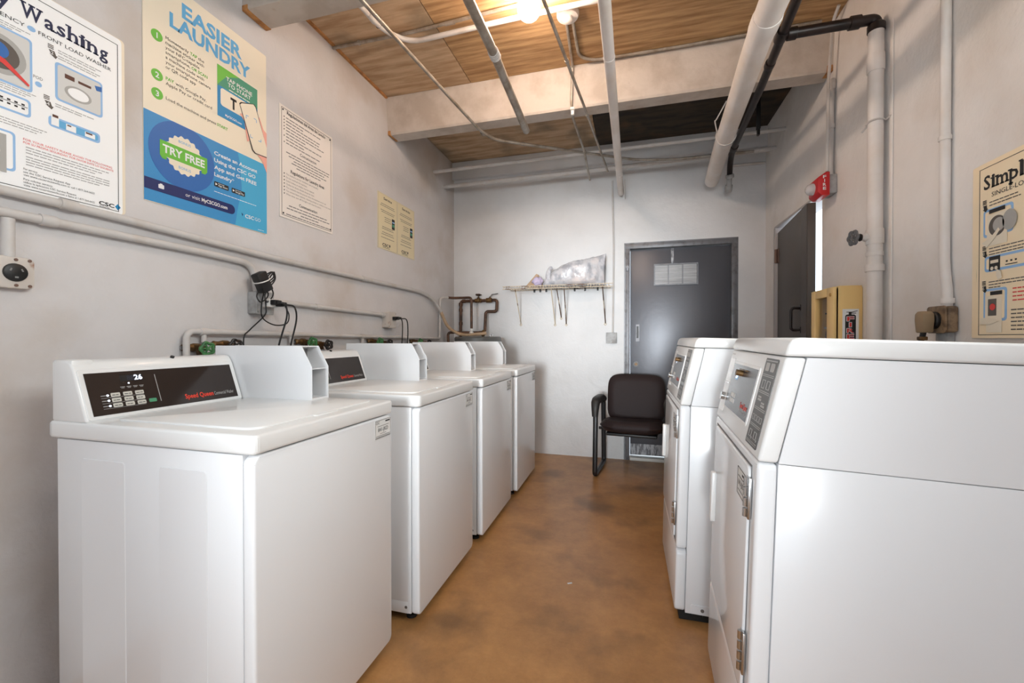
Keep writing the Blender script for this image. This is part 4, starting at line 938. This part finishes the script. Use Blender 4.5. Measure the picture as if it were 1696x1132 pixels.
def handwheel(m, c, ax, r, lobes=5, th=.006):
    c = Vector(c); ax = Vector(ax).normalized(); up_ = Vector((0, 0, 1)) if abs(ax.z) < .9 else Vector((1, 0, 0))
    x = ax.cross(up_).normalized(); y = ax.cross(x); n = 40
    pts = []
    for i in range(n):
        t = 2*math.pi*i/n; rr = r*(1+.12*math.cos(lobes*t)); pts.append(c + (x*math.cos(t)+y*math.sin(t))*rr)
    pts.append(pts[0]); m.tube(pts, th, 8, cap=False)
    for i in range(lobes):
        t = 2*math.pi*i/lobes; m.tube([c, c+(x*math.cos(t)+y*math.sin(t))*r], th*.7, 6)
    m.cyl(c-ax*.006, c+ax*.008, r*.28, 10)
def hose_valve(y, z, col, label, r=.024):
    o = (XW+.045, y, z); T = thing('hose_valve', label, 'valve', o, 'washer supply valves along the left wall')
    MB().lathe((XW+.010, y-.055, z), (0, 1, 0), [(.010, 0), (.016, .008), (.013, .03), (.018, .05), (.017, .075), (.010, .085)], 12).cyl((XW+.045, y, z), (XW+.075, y, z-.004), .010, 10).cyl((XW+.03, y, z), (XW+.03, y+.008, z-.032), .011, 12).box((XW+.02, y-.012, z-.012), (XW+.055, y+.012, z+.012), .004).build('valve_body', 'brass', T, org=o)
    MB().lathe((XW+.03, y+.008, z-.03), (0, .15, -1), [(.013, 0), (.015, .006), (.015, .018), (.010, .022)], 12).build('hose_nut', 'steel', T, org=o)
    m = MB(); handwheel(m, (XW+.082, y, z-.004), (1, -.25, 0), r); m.build('handwheel', col, T, org=o)
HV = [(1.372, 1.110, 'wheelgreen', 'green handwheel valve behind the nearest washer'), (1.505, 1.122, 'wheelblack', 'black handwheel valve behind the nearest washer'),
      (1.985, 1.130, 'wheelgreen', 'green handwheel valve behind the second washer'), (2.115, 1.115, 'wheelblack', 'black handwheel valve behind the second washer'),
      (2.650, 1.128, 'wheelgreen', 'green handwheel valve behind the third washer'), (2.775, 1.118, 'wheelblack', 'black handwheel valve behind the third washer'),
      (3.250, 1.122, 'wheelgreen', 'green handwheel valve behind the farthest washer'), (3.410, 1.112, 'wheelblack', 'black handwheel valve behind the farthest washer')]
for a in HV: hose_valve(*a)

# ---------------------------------------------------------------- water heater and its pipes
o = (-1.415, 3.86, 0)
T = thing('water_heater', 'round grey water heater standing in the far left corner', 'water heater', o)
MB().lathe(o, (0, 0, 1), [(0, .04), (.215, .04), (.218, .06), (.218, 1.11)], 40).build('tank', 'heater', T, org=o)
MB().lathe(o, (0, 0, 1), [(.218, 1.108), (.226, 1.112), (.226, 1.150), (.216, 1.164), (0, 1.166)], 40).build('top_cap', 'heater', T, org=o)
for a in (0, 2.09, 4.19): MB().cyl((o[0]+.16*math.cos(a), o[1]+.16*math.sin(a), 0), (o[0]+.16*math.cos(a), o[1]+.16*math.sin(a), .045), .02, 10).build('foot', 'rubber', T, org=o)
MB().prism([(-.06, 1.02), (.10, 1.02), (.10, 1.115), (-.06, 1.115)], lambda a, b, h: Vector((o[0]+.0+(.2185+h)*math.sin(a/.218+.25), o[1]-(.2185+h)*math.cos(a/.218+.25), b)), 0, .001).build('paper_label', 'label', T, org=o)
MB().torus((-1.27, 3.83, 1.176), (.3, -1, 0), .014, .004, 14, 6).build('top_ring', 'steel', T, org=o)
bp_ = fillet([(-1.700, 4.105, .60), (-1.693, 4.105, 1.532), (-1.30, 4.105, 1.536), (-1.302, 4.10, 1.420), (-1.405, 4.06, 1.418), (-1.405, 4.03, 1.21)], .028)
T, o2 = pipe('supply_pipe', 'tarnished copper supply pipe looping above the water heater', 'pipe', bp_, .0155, 'copper',
    [((-1.694, 4.105, z), (0, 0, 1), .020, .016) for z in (1.30, 1.50, 1.44)] + [((-1.66, 4.105, 1.532), (1, 0, 0), .020, .016)], part='pipe_run', ringname='coupling')
MB().lathe((-1.405, 4.03, 1.165), (0, 0, 1), [(.012, 0), (.012, .02), (.022, .024), (.022, .045), (.016, .05)], 16).build('white_nipple', 'tapwhite', T, org=o2)
m = MB().lathe((-1.50, 4.105, 1.534), (1, 0, 0), [(.016, -.035), (.022, -.032), (.022, -.018), (.018, -.012), (.024, 0), (.018, .012), (.022, .018), (.022, .032), (.016, .035)], 14).lathe((-1.50, 4.105, 1.534), (0, 0, 1), [(.017, 0), (.014, .024), (.017, .028), (.010, .034), (.006, .036), (.006, .062)], 14)
m.build('gate_valve', 'brass', T, org=o2)
m = MB(); handwheel(m, (-1.50, 4.105, 1.594), (0, .15, 1), .026, 5, .0055); m.build('gate_valve_wheel', 'copper', T, org=o2)
MB().lathe((-1.385, 4.105, 1.535), (1, 0, 0), [(.016, -.032), (.024, -.028), (.024, .028), (.016, .032)], 12).cyl((-1.385, 4.105, 1.535), (-1.372, 4.105, 1.57), .010, 10).build('ball_valve', 'brass', T, org=o2)
MB().tube([(-1.375, 4.10, 1.565), (-1.352, 4.095, 1.592), (-1.305, 4.09, 1.597), (-1.285, 4.09, 1.600)], .005, 8).build('ball_valve_lever', 'steel', T, org=o2)
rp = fillet([(-1.700, 3.80, .45), (-1.700, 3.80, 1.205), (-1.48, 3.93, 1.205), (-1.40, 3.95, 1.205)], .03)
T, o3 = pipe('relief_pipe', 'brown relief pipe turning down behind the water heater', 'pipe', rp, .013, 'copper')
MB().lathe((-1.395, 3.95, 1.166), (0, 0, 1), [(.010, 0), (.016, .004), (.020, .02), (.018, .05), (.012, .058)], 14).cyl((-1.43, 3.95, 1.205), (-1.385, 3.95, 1.205), .016, 12).box((-1.40, 3.944, 1.224), (-1.36, 3.956, 1.232), .002).build('relief_valve', 'brass', T, org=o3)

# ---------------------------------------------------------------- back wall: shelf, bag, junction box
o = (-.655, 4.15, 1.625)
T = thing('wire_shelf', 'white wire wall shelf with rusty diagonal braces beside the grey door', 'shelf', o)
zf, yf = 1.632, 3.852
m = MB()
x = -1.155
while x < -.172:
    m.tube([(x, yf, zf-.020), (x, yf, zf), (x, yf+.012, zf), (x, BD-.004, zf)], .0021, 5); x += .0255
m.build('shelf_wires', 'wire', T, org=o)
for (yy, zz_) in ((yf, zf+.004), (yf, zf-.022), (yf+.16, zf-.004), (BD-.006, zf-.004)):
    MB().tube([(-1.165, yy, zz_), (-.146 if yy < 3.9 else -.175, yy, zz_)], .0034, 8).build('shelf_rail', 'wire', T, org=o)
for i, (xt, xb, zb) in enumerate(((-1.045, -1.06, 1.292), (-.702, -.712, 1.288), (-.650, -.652, 1.352), (-.582, -.602, 1.288), (-.238, -.228, 1.292))):
    mm = 'wire' if i in (0, 1) else 'wirerust'
    ob = MB().tube([(xt, yf+.004, zf-.018), (xt, yf+.02, zf-.035), (xb, BD-.012, zb+.012), (xb, BD-.006, zb)], .0050, 8).build('brace', mm, T, org=o)
    MB().torus((xb, BD-.006, zb-.008), (0, 1, 0), .009, .004, 14, 6).build('brace_foot', 'wire', ob, org=o)
m = MB()
for x in (-.92, -.86, -.80, -.52, -.42, -.30): m.box((x-.008, BD-.018, zf-.026), (x+.008, BD-.001, zf+.004), .002)
m.build('wall_clip', 'black', T, org=o)
# stuffed clear bag
import mathutils.noise as mn
def bag():
    o = (-.52, 4.0, 1.638)
    keys = ((0, .045, .030), (.08, .095, .060), (.2, .160, .090), (.35, .205, .108), (.55, .235, .112), (.75, .252, .095), (.88, .268, .055), (.96, .282, .020), (1.0, .290, .005))
    def at(t, k):
        for p, q in zip(keys, keys[1:]):
            if p[0] <= t <= q[0]: u = (t-p[0])/(q[0]-p[0]); u = u*u*(3-2*u) if q[0] < .5 else u; return p[k]+(q[k]-p[k])*u
        return keys[-1][k]
    vs, fs, nx, nr = [], [], 46, 40
    for i in range(nx+1):
        t = i/nx; hh, dd = at(t, 1), at(t, 2); x = -.800+.572*t
        for j in range(nr):
            a = 2*math.pi*j/nr; c_, s_ = math.cos(a), math.sin(a)
            y = 4.0 + dd*math.copysign(abs(c_)**.8, c_); z = 1.639 + hh*(.5+.5*math.copysign(abs(s_)**.75, s_))
            p = Vector((x, y, z)); k = min(1, dd/.06)
            nn = (mn.noise(p*14)*.014 + abs(mn.noise(p*30))*.012 - .004)*k
            p += Vector((0, c_, s_*.6))*nn
            if t > .9: p.x += .012*(p.z-1.639)/.28 - .010*math.sin(math.pi*(p.z-1.639)/.29)
            p.z = max(p.z, 1.6385); p.y = min(p.y, BD-.012); vs.append(p)
    for i in range(nx):
        for j in range(nr): fs.append((i*nr+j, i*nr+(j+1) % nr, (i+1)*nr+(j+1) % nr, (i+1)*nr+j))
    fs += [tuple(range(nr)), tuple(nx*nr+j for j in range(nr))]
    T = thing('stuffed_plastic_bag', 'clear plastic bag stuffed with grey and white wrapping on wire shelf', 'bag', o)
    MB().add(vs, fs).build('bag_body', 'bag', T, org=o, angle=60)
    kn = smooth_path([(-.735, 3.98, 1.70), (-.742, 3.97, 1.745), (-.738, 3.965, 1.785), (-.722, 3.965, 1.815), (-.705, 3.965, 1.800)], 5)
    MB().tube(kn, [.040-.034*i/20 for i in range(len(kn))], 10).build('bag_neck', 'bag', T, org=o)
bag()
o = (-.90, 4.0, 1.638)
T = thing('cardboard_piece', 'tan folded cardboard leaning at left end of the wire shelf', 'cardboard', o)
MB().prism([(-.985, 1.639), (-.87, 1.639), (-.845, 1.755), (-.862, 1.762)], lambda a, b, h: Vector((a, 4.0+h-.3*(b-1.64), b)), -.004, .004).build('front_flap', 'kraft', T, org=o)
MB().prism([(-.862, 1.762), (-.845, 1.755), (-.80, 1.64), (-.815, 1.639)], lambda a, b, h: Vector((a, 4.03+h-.3*(b-1.64), b)), -.004, .004).build('rear_flap', 'kraft', T, org=o)
def lump(name, label, cat, c, sx, sy, sz, m):
    b = bmesh.new(); bmesh.ops.create_icosphere(b, subdivisions=4, radius=1.0)
    for v in b.verts:
        d = v.co.copy(); k = 1+.35*mn.noise(d*2.1+Vector(c)*9)+.12*mn.noise(d*6)
        v.co = Vector((c[0]+d.x*sx*k, c[1]+d.y*sy*k, max(c[2], c[2]+sz*(d.z*k*.5+.5))))
    me = MB().bm(b).build(name, m, None, org=c, angle=70); me.location = c
    me['label'] = label; me['category'] = cat
lump('crumpled_cloth', 'pale lilac crumpled cloth between cardboard and stuffed plastic bag', 'cloth', (-.838, 3.905, 1.638), .046, .035, .085, 'lilac')
# junction box with the conduit coming down the wall
o = (-.170, BD, 1.10)
T = thing('junction_box', 'grey square junction box with thin conduit left of the grey door', 'electrical box', o)
MB().prism(rrect(-.221, 1.101, -.120, 1.203, .004), PL_B.p, .001, .032, .002).build('box_cover', 'box', T, org=o)
MB().tube([(-.158, BD-.012, 1.20), (-.150, BD-.012, 2.0), (-.165, BD-.012, 2.64)], .0085, 10).build('conduit', 'conduit', T, org=o)
MB().prism(circ(-.170, 1.114, .004, 10), PL_B.p, .031, .034).prism(circ(-.170, 1.190, .004, 10), PL_B.p, .031, .034).build('cover_screw', 'steel', T, org=o)

# ---------------------------------------------------------------- right wall things
# fire strobe
o = (RW, 2.875, 1.98)
T = thing('fire_alarm', 'red fire alarm strobe on a grey box above the side door', 'fire alarm', o)
MB().box((RW-.040, 2.822, 1.978), (RW-.001, 2.935, 2.085), .004).build('back_box', 'box', T, org=o)
MB().prism([(RW-.041, 1.965), (RW-.041, 2.098), (RW-.060, 2.098), (RW-.100, 2.070), (RW-.100, 1.985), (RW-.080, 1.965)], lambda a, b, h: Vector((a, h, b)), 2.812, 2.945, .004).build('alarm_housing', 'alarmred', T, org=o, angle=25)
MB().lathe((RW-.100, 2.878, 2.022), (-1, 0, -.1), [(.034, 0), (.034, .012), (.028, .028), (.015, .038), (0, .041)], 20).build('strobe_lens', 'lens', T, org=o)
PF_ = Pl((0, 2.812, 0), (1, 0, 0), (0, 0, 1), (0, -1, 0))
m = MB()
for i, ch in enumerate('FIRE'): m.text(PF_, ch, RW-.068, 2.062-.022*i, .0004, .016, .016 if ch != 'I' else .004, 'C', bold=.03)
m.build('fire_lettering', 'white', T, org=o, smooth=False)
ap = [(RW-.018, 2.862, 2.085), (RW-.018, 2.862, 2.16), (RW-.016, 2.855, 2.62)]
T, o = pipe('alarm_conduit', 'pale conduit feeding the red fire alarm from above', 'conduit', ap, .0125, 'conduit', [((RW-.017, 2.858, 2.37), (0, 0, 1), .016, .012)], ringname='clamp')
MB().lathe((RW-.016, 2.855, 2.62), (0, 0, 1), [(.013, -.04), (.018, -.03), (.018, .01), (.012, .02)], 14).build('end_fitting', 'conduit', T, org=o)
MB().tube(fillet([(RW-.052, 2.82, 2.10), (RW-.047, 2.825, 2.62), (RW-.040, 2.79, 2.93), (RW-.040, 2.72, 2.965)], .05), .0085, 8).build('thin_conduit', 'conduit', T, org=o)

# extinguisher cabinet
o = (RW, 2.67, .98)
T = thing('extinguisher_cabinet', 'yellow fire extinguisher cabinet with fire sticker beyond the dryers', 'cabinet', o)
y0, y1, x0, x1, z0, z1 = 2.540, 2.815, 1.012, RW-.001, .80, 1.418
m = MB()
prof = rrect(x0+.0, z0, x1, z1, .022, 5)
fyz = lambda a, b, h: Vector((a, h, b))
m.prism(rrect(x0+.002, z0, x1, z1, .018, 4), fyz, y0, y0+.010, .003).prism(rrect(x0+.002, z0, x1, z1, .018, 4), fyz, y1-.010, y1, .003)
m.box((x0+.015, y0+.01, z1-.012), (x1, y1-.01, z1), .003).box((x0+.015, y0+.01, z0), (x1, y1-.01, z0+.012), .003).box((x1-.008, y0+.01, z0), (x1, y1-.01, z1))
m.build('cabinet_shell', 'yellow', T, org=o)
PC = Pl((x0, 0, 0), (0, -1, 0), (0, 0, 1), (-1, 0, 0))
m = MB(); b = .055
for (a0, b0, a1, b1) in ((-y1, z0+.01, -y1+b, z1-.004), (-y0-b-.02, z0+.01, -y0, z1-.004), (-y1+b, z1-.05, -y0-b-.02, z1-.004), (-y1+b, z0+.01, -y0-b-.02, z0+.06)):
    m.prism([(a0, b0), (a1, b0), (a1, b1), (a0, b1)], PC.p, -.016, .010, .004)
dr = m.build('front_door', 'yellow', T, org=o)
MB().prism([(-y1+b-.005, z0+.055), (-y0-b-.015, z0+.055), (-y0-b-.015, z1-.045), (-y1+b-.005, z1-.045)], PC.p, -.010, -.007).build('window_pane', 'glass', dr, org=o)
MB().prism(circ(-y0-.028, 1.375, .009, 14), PC.p, .009, .014).build('door_latch', 'yellowd', dr, org=o)
PS = Pl((0, y0, 0), (1, 0, 0), (0, 0, 1), (0, -1, 0))
st = MB().rect(PS, 1.043, 1.00, 1.114, 1.298, .0004, .0006).build('fire_sticker', 'paper', T, org=o, smooth=False)
m = MB().decal(PS, rrect(1.055, 1.01, 1.101, 1.270, .010, 4), .001).rect(PS, 1.070, 1.270, 1.082, 1.284, .001).decal(PS, [(1.082, 1.284), (1.108, 1.290), (1.108, 1.287), (1.082, 1.280)], .001).decal(PS, [(1.082, 1.279), (1.102, 1.278), (1.102, 1.275), (1.082, 1.275)], .001).rect(PS, 1.060, 1.281, 1.071, 1.284, .001)
m.build('extinguisher_pictogram', 'ink', st, org=o, smooth=False)
m1 = MB(); m2 = MB()
for i, ch in enumerate('FIRE'):
    zl = 1.2365-.030*i; wl = .030 if ch != 'I' else .009
    m1.text(PS, ch, 1.077, zl, .0017, .0235, wl+.005, 'C', bold=.05); m2.text(PS, ch, 1.0775, zl+.0012, .0022, .021, wl, 'C', bold=.015)
m1.build('letter_outline', 'white', st, org=o, smooth=False); m2.build('fire_lettering', 'printred', st, org=o, smooth=False)
o = (1.075, 2.70, .812)
T = thing('fire_extinguisher', 'dark fire extinguisher behind the window of the yellow cabinet', 'fire extinguisher', o)
MB().lathe((1.075, 2.70, .813), (0, 0, 1), [(0, 0), (.040, 0), (.043, .01), (.043, .36), (.036, .40), (.016, .425), (.014, .44), (0, .44)], 20).build('cylinder', 'extred', T, org=o)
MB().box((1.04, 2.69, 1.253), (1.09, 2.71, 1.275), .004).box((1.03, 2.693, 1.28), (1.095, 2.707, 1.288), .002).build('valve_handle', 'black', T, org=o)
MB().box((1.032, 2.678, 1.20), (1.040, 2.722, 1.212)).build('gauge_band', 'steel', T, org=o)

# sprinkler riser with black iron feed
yv, xv = 2.352, RW-.040
rv = [(xv, yv, .02), (xv, yv, 2.585)]
T, o = pipe('riser_pipe', 'thick white vertical pipe with side valve on the right wall', 'pipe', rv, .030, 'pvc',
   [((xv, yv, 1.475), (0, 0, 1), .037, .016), ((xv, yv, 1.54), (0, 0, 1), .034, .010), ((xv, yv, 2.42), (0, 0, 1), .034, .04), ((xv, yv, 1.62), (0, 0, 1), .035, .035)], n=20, ringname='coupling')
MB().torus((xv, yv, 2.148), (0, .12, 1), .033, .004, 24, 6).tube([(xv+.03, yv-.02, 2.148), (RW-.002, yv-.055, 2.152)], .005, 6).tube([(xv-.02, yv+.03, 2.146), (xv-.032, yv+.05, 2.128)], .004, 6).build('pipe_strap', 'conduit', T, org=o)
MB().lathe((xv-.02, yv, 1.62), (-1, 0, 0), [(.020, 0), (.020, .020), (.014, .028), (.014, .034)], 16).build('side_outlet', 'pvc', T, org=o)
MB().lathe((xv-.053, yv, 1.62), (-1, 0, 0), [(.016, 0), (.018, .006), (.010, .012), (.008, .024)], 14).build('valve_bonnet', 'black', T, org=o)
m = MB(); handwheel(m, (xv-.085, yv, 1.62), (-1, -.2, 0), .029, 6, .007); m.build('handwheel', 'wheelgrey', T, org=o)
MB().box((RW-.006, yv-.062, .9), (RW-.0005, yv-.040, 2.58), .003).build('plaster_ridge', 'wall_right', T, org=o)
fp = fillet([(.655, .6, 2.63), (.688, 2.0, 2.625), (.735, 2.80, 2.62), (.766, 3.60, 2.618), (.775, 3.78, 2.60), (.80, 3.93, 2.50)], .10)
T, o = pipe('iron_pipe', 'black iron pipe beside the big white drain pipe', 'pipe', fp, .0215, 'iron', [((.706, 2.35, 2.623), (.05, 1, 0), .028, .035), ((.72, 2.58, 2.622), (.05, 1, 0), .026, .02), ((.768, 3.62, 2.617), (.05, 1, 0), .028, .03)], n=16, ringname='coupling')
br_ = fillet([(.706, 2.352, 2.623), (xv-.0, yv, 2.625), (xv, yv, 2.57)], .035)
MB().tube(br_, .0235, 16).build('branch_pipe', 'iron', T, org=o)
MB().lathe((xv-.085, yv, 2.6245), (1, 0, 0), [(.024, -.022), (.030, -.02), (.030, .02), (.024, .022)], 16).build('branch_fitting', 'iron', T, org=o)
MB().lathe((xv, yv, 2.585), (0, 0, 1), [(.030, -.02), (.034, -.018), (.034, .012), (.026, .02)], 16).build('branch_fitting', 'iron', T, org=o)
MB().lathe((.75, yv, 2.623), (1, 0, 0), [(.024, -.02), (.029, -.018), (.029, .018), (.024, .02)], 16).build('branch_fitting', 'iron', T, org=o)
m = MB().lathe((.795, 3.90, 2.515), (.2, .5, -1), [(.024, 0), (.032, .004), (.032, .03), (.024, .034)], 16).tube([(.80, 3.93, 2.50), (.805, 3.97, 2.44)], .02, 12).lathe((.805, 3.98, 2.43), (0, .6, -1), [(.028, -.02), (.03, 0), (.028, .03), (.02, .04)], 16)
m.build('end_fitting', 'box', T, org=o)
MB().box((.90, 3.52, 2.70), (.925, 3.55, CH-.008), .002).box((.905, 3.52, 2.655), (.92, 3.55, 2.70)).build('hanger_strap', 'black', T, org=o)

# outlet box with big plug
yb = 1.930
cpth = fillet([(RW-.018, yb-.012, 1.265), (RW-.018, yb-.012, 1.32), (RW-.018, yb+.005, 1.42), (RW-.018, yb+.008, CH-.01)], .05)
pipe('electrical_conduit', 'white vertical conduit down to the rusty outlet on right wall', 'conduit', cpth, .0155, 'pvc', [((RW-.018, yb+.007, 1.885), (0, 0, 1), .019, .008), ((RW-.018, yb-.012, 1.285), (0, 0, 1), .020, .010)], n=14, ringname='clamp')
o = (RW, 1.935, 1.165)
T = thing('power_outlet', 'rusty brown outlet box with tan dryer plug on the right wall', 'outlet', o)
MB().box((RW-.036, 1.886, 1.170), (RW-.001, 1.985, 1.266), .010, 3).build('outlet_box', 'boxr', T, org=o)
MB().prism(rrect(-1.986, 1.168, -1.885, 1.268, .012, 4), PL_R.p, .037, .042, .001, 1).build('cover_plate', 'boxr', T, org=o)
MB().lathe((RW-.043, 1.937, 1.216), (-1, 0, 0), [(.032, 0), (.032, .008), (.028, .012), (0, .012)], 22).build('outlet_face', 'black', T, org=o)
MB().box((RW-.024, 1.905, .80), (RW-.001, 1.970, 1.172), .003).build('lower_box', 'box', T, org=o)
o = (RW-.07, 1.937, 1.21)
T = thing('dryer_plug', 'tan angled plug hanging in the rusty right wall outlet', 'plug', o)
MB().prism([(1.916, 1.240), (1.930, 1.250), (1.950, 1.250), (1.964, 1.240), (1.966, 1.215), (1.958, 1.170), (1.922, 1.170), (1.914, 1.215)], lambda a, b, h: Vector((h, a, b)), RW-.092, RW-.056, .004).build('plug_head', 'plugtan', T, org=o)
MB().tube(smooth_path([(RW-.076, 1.94, 1.175), (RW-.078, 1.945, 1.15), (RW-.084, 1.95, 1.10), (RW-.08, 1.95, .95), (RW-.07, 1.95, .6)]), .009, 10).build('power_cord', 'cord', T, org=o)
MB().box((RW-.09, 1.932, 1.142), (RW-.066, 1.956, 1.156), .003).build('cord_clamp', 'brass', T, org=o)

# ---------------------------------------------------------------- ceiling pipes
# 1 big drain pipe
dp = smooth_path([(.535, .2, 2.47), (.545, 1.3, 2.485), (.553, 2.05, 2.50), (.585, 2.65, 2.50), (.622, 3.30, 2.50), (.672, 3.98, 2.50)], 6)
T, o = pipe('drain_pipe', 'big white drain pipe sloping under the ceiling toward the back wall', 'pipe', dp, .056, 'pvc', [((.553, 2.05, 2.499), (.02, 1, .01), .060, .05), ((.618, 3.23, 2.5), (.06, 1, 0), .0575, .03)], n=28, ringname='coupling')
m = MB().torus((.612, 3.12, 2.50), (.06, 1, .15), .060, .004, 30, 6).tube(smooth_path([(.555, 3.10, 2.52), (.535, 3.06, 2.575), (.548, 3.08, 2.60), (.60, 3.04, 2.69)]), .0042, 6)
m.build('wire_hanger', 'conduit', T, org=o)
# 2 straight white pipe
pp = [(-.112, .2, 2.50), (-.100, 2.1, 2.50), (-.092, 3.2, 2.50), (-.085, 4.09, 2.50)]
T, o = pipe('vent_pipe', 'straight white pipe in the middle running to the back wall', 'pipe', pp, .0265, 'pvc', [((-.100, 2.10, 2.50), (0, 1, 0), .0285, .006), ((-.088, 3.62, 2.50), (0, 1, 0), .0285, .006)], n=18)
MB().box((-.052, 3.9, 2.44), (-.046, 4.08, 2.56), .002).build('end_bracket', 'conduit', T, org=o)
# 3 cut open pipe
qq = [(-.640, .2, 2.55), (-.648, 1.99, 2.55), (-.676, 2.79, 2.545)]
T, o = pipe('open_pipe', 'grey pipe with open cut end hanging below the white beam', 'pipe', qq, .0225, 'galv', [], n=18)
MB().cyl((-.676, 2.789, 2.545), (-.6762, 2.7925, 2.545), .0175, 18).build('open_end', 'black', T, org=o)  # black disc standing in for the dark hollow inside the pipe
m = MB()
for i in range(5): m.torus((-.648, 1.98+.012*i, 2.55), (0, 1, .25-.1*i), .0245, .0028, 18, 5)
m.build('wire_wrap', 'conduit', T, org=o)
# 4 thin conduit crossing diagonally to the back pipes
p2 = fillet([(-1.20, .2, 2.655), (-1.155, 1.658, 2.655), (-1.050, 2.93, 2.655), (-.987, 3.084, 2.655), (-.365, 3.485, 2.655), (.047, 3.735, 2.650), (.37, 3.80, 2.645), (.95, 3.80, 2.645)], .10)
pipe('ceiling_conduit', 'thin conduit below the ceiling bending right beyond the white beam', 'conduit', p2, .0105, 'galv', [((-1.047, 2.96, 2.655), (.1, 1, 0), .014, .015), ((-.80, 3.205, 2.655), (.84, .54, 0), .0135, .015)], ringname='coupling')
# 5 conduit from the front turning along the board to the lamp
p1 = fillet([(-1.40, .2, 2.69), (-1.395, 1.60, 2.69), (-1.385, 1.80, 2.90), (-1.374, 2.18, 2.925), (-1.27, 2.305, 2.925), (-.60, 2.285, 2.925), (.60, 2.27, 2.925)], .11)
T, o = pipe('ceiling_conduit', 'pale conduit turning a corner at ceiling to pass the lit bulb', 'conduit', p1, .0145, 'conduit', [((-1.377, 2.06, 2.918), (0, 1, 0), .018, .03)], ringname='coupling')
m = MB().torus((-1.376, 2.13, 2.925), (0, 1, 0), .0165, .0025, 16, 5).tube([(-1.376, 2.13, 2.94), (-1.37, 2.135, 2.973)], .003, 5)
m.build('pipe_hook', 'black', T, org=o)
# 6 thin dark conduit along the ceiling board
pipe('ceiling_conduit', 'dark thin conduit tight against the ceiling from left wall', 'conduit', [(LW+.004, 2.262, 2.957), (-1.25, 2.270, 2.957), (-.585, 2.240, 2.957)], .0098, 'galv', [((-1.60, 2.264, 2.957), (1, 0, 0), .014, .006), ((-1.0, 2.262, 2.957), (1, 0, 0), .012, .03)], n=10)
# 7 thin rod from the lamp toward the back wall
pipe('ceiling_conduit', 'thin grey rod running from the bulb back under the beam', 'conduit', [(-.395, 1.80, 2.688), (-.378, 1.95, 2.686), (-.339, 2.38, 2.684), (-.291, 2.90, 2.682), (-.205, 3.78, 2.64), (-.195, 3.85, 2.625)], .0088, 'galv', [((-.285, 2.96, 2.68), (.1, 1, 0), .012, .012), ((-.34, 2.36, 2.684), (.1, 1, 0), .011, .012)], n=10, ringname='coupling')
# 8 conduits from the round ceiling box
o = (-.340, 2.385, CH-.006)
T = thing('ceiling_box', 'round white ceiling box right of the lit bulb', 'ceiling box', o)
MB().lathe((o[0], o[1], o[2]), (0, 0, -1), [(.062, 0), (.062, .020), (.056, .030), (.030, .034), (.028, .048), (.018, .054), (0, .054)], 26).build('box_body', 'pvc', T, org=o)
MB().tube(fillet([(-.355, 2.43, 2.962), (-.372, 2.80, 2.962), (-.374, 2.845, 2.958), (-.385, 2.872, 2.72), (-.378, 2.90, 2.690)], .03), .0085, 10).build('conduit', 'galv', T, org=o)
T2, o2 = pipe('ceiling_conduit', 'short dark conduit dangling below the beam toward the back wall', 'conduit', [(-.377, 2.885, 2.690), (-.385, 2.96, 2.675), (-.352, 3.38, 2.625), (-.345, 3.80, 2.545)], .0088, 'galv', [((-.350, 3.40, 2.622), (.05, 1, -.1), .012, .014)], n=10, ringname='coupling')
MB().box((-.392, 2.86, 2.685), (-.362, 2.895, 2.702), .003).box((-.388, 2.87, 2.655), (-.366, 2.893, 2.687), .004).build('white_connector', 'tapwhite', T2, org=o2)
p6b = fillet([(-.320, 2.43, 2.962), (-.322, 2.76, 2.962), (-.24, 2.822, 2.962), (.30, 2.835, 2.962), (1.05, 2.825, 2.962)], .07)
pipe('ceiling_conduit', 'thin conduit curving from round box along top of the beam', 'conduit', p6b, .0092, 'galv', n=10)
# 9 pipes along the back wall
pipe('ceiling_pipe', 'upper of two pipes crossing the room near the back wall', 'pipe', [(LW-.0, 3.67, 2.716), (-.384, 3.67, 2.728), (RW, 3.67, 2.738)], .0155, 'conduit', [((-1.770, 3.67, 2.7165), (1, 0, 0), .0165, .012), ((-.43, 3.67, 2.728), (1, 0, 0), .017, .03)], n=12, ringname='coupling')
pipe('ceiling_pipe', 'lower of two pipes crossing the room near the back wall', 'pipe', [(LW, 3.90, 2.655), (-.136, 3.90, 2.668), (RW, 3.90, 2.690)], .0195, 'conduit', [((-.155, 3.90, 2.668), (1, 0, 0), .023, .03), ((.99, 3.90, 2.687), (1, 0, 0), .024, .012)], n=14, ringname='coupling')
pipe('ceiling_pipe', 'slim white strip pipe under the ceiling at far right corner', 'pipe', [(.83, BD-.014, 2.672), (RW-.01, BD-.014, 2.668)], .012, 'conduit', n=10)
struct(MB().box((LW, BD-.05, 2.80), (RW, BD-.0, CH-.007), .004).build('trim_3', 'wall_back'))
# lit bulb
o = (-.510, 2.16, CH-.006)
T = thing('ceiling_bulb', 'bare lit bulb in a round white ceiling holder', 'light', o)
MB().lathe(o, (0, 0, -1), [(.060, 0), (.060, .022), (.048, .032), (.024, .036), (.022, .060), (0, .060)], 24).build('lamp_holder', 'pvc', T, org=o)
MB().lathe((o[0], o[1], o[2]-.050), (0, 0, -1), [(.014, 0), (.018, .006)] + [(.060*math.sin(R(t)), .062-.060*math.cos(R(t))) for t in range(24, 180, 12)] + [(0, .122)], 24).build('bulb', 'bulb', T, org=o)

for (x, y, a, lab) in ((-.27, 1.98, .5, 'tiny white paper scrap on floor, farther of two'), (-.28, 1.36, .9, 'tiny white paper scrap on floor, nearer of two')):
    q = MB().box((-.011, -.004, 0), (.011, .004, .0015)).build('paper_scrap', 'white', smooth=False)
    q.location = (x, y, .0002); q.rotation_euler = (0, 0, a); q['label'] = lab; q['category'] = 'paper'
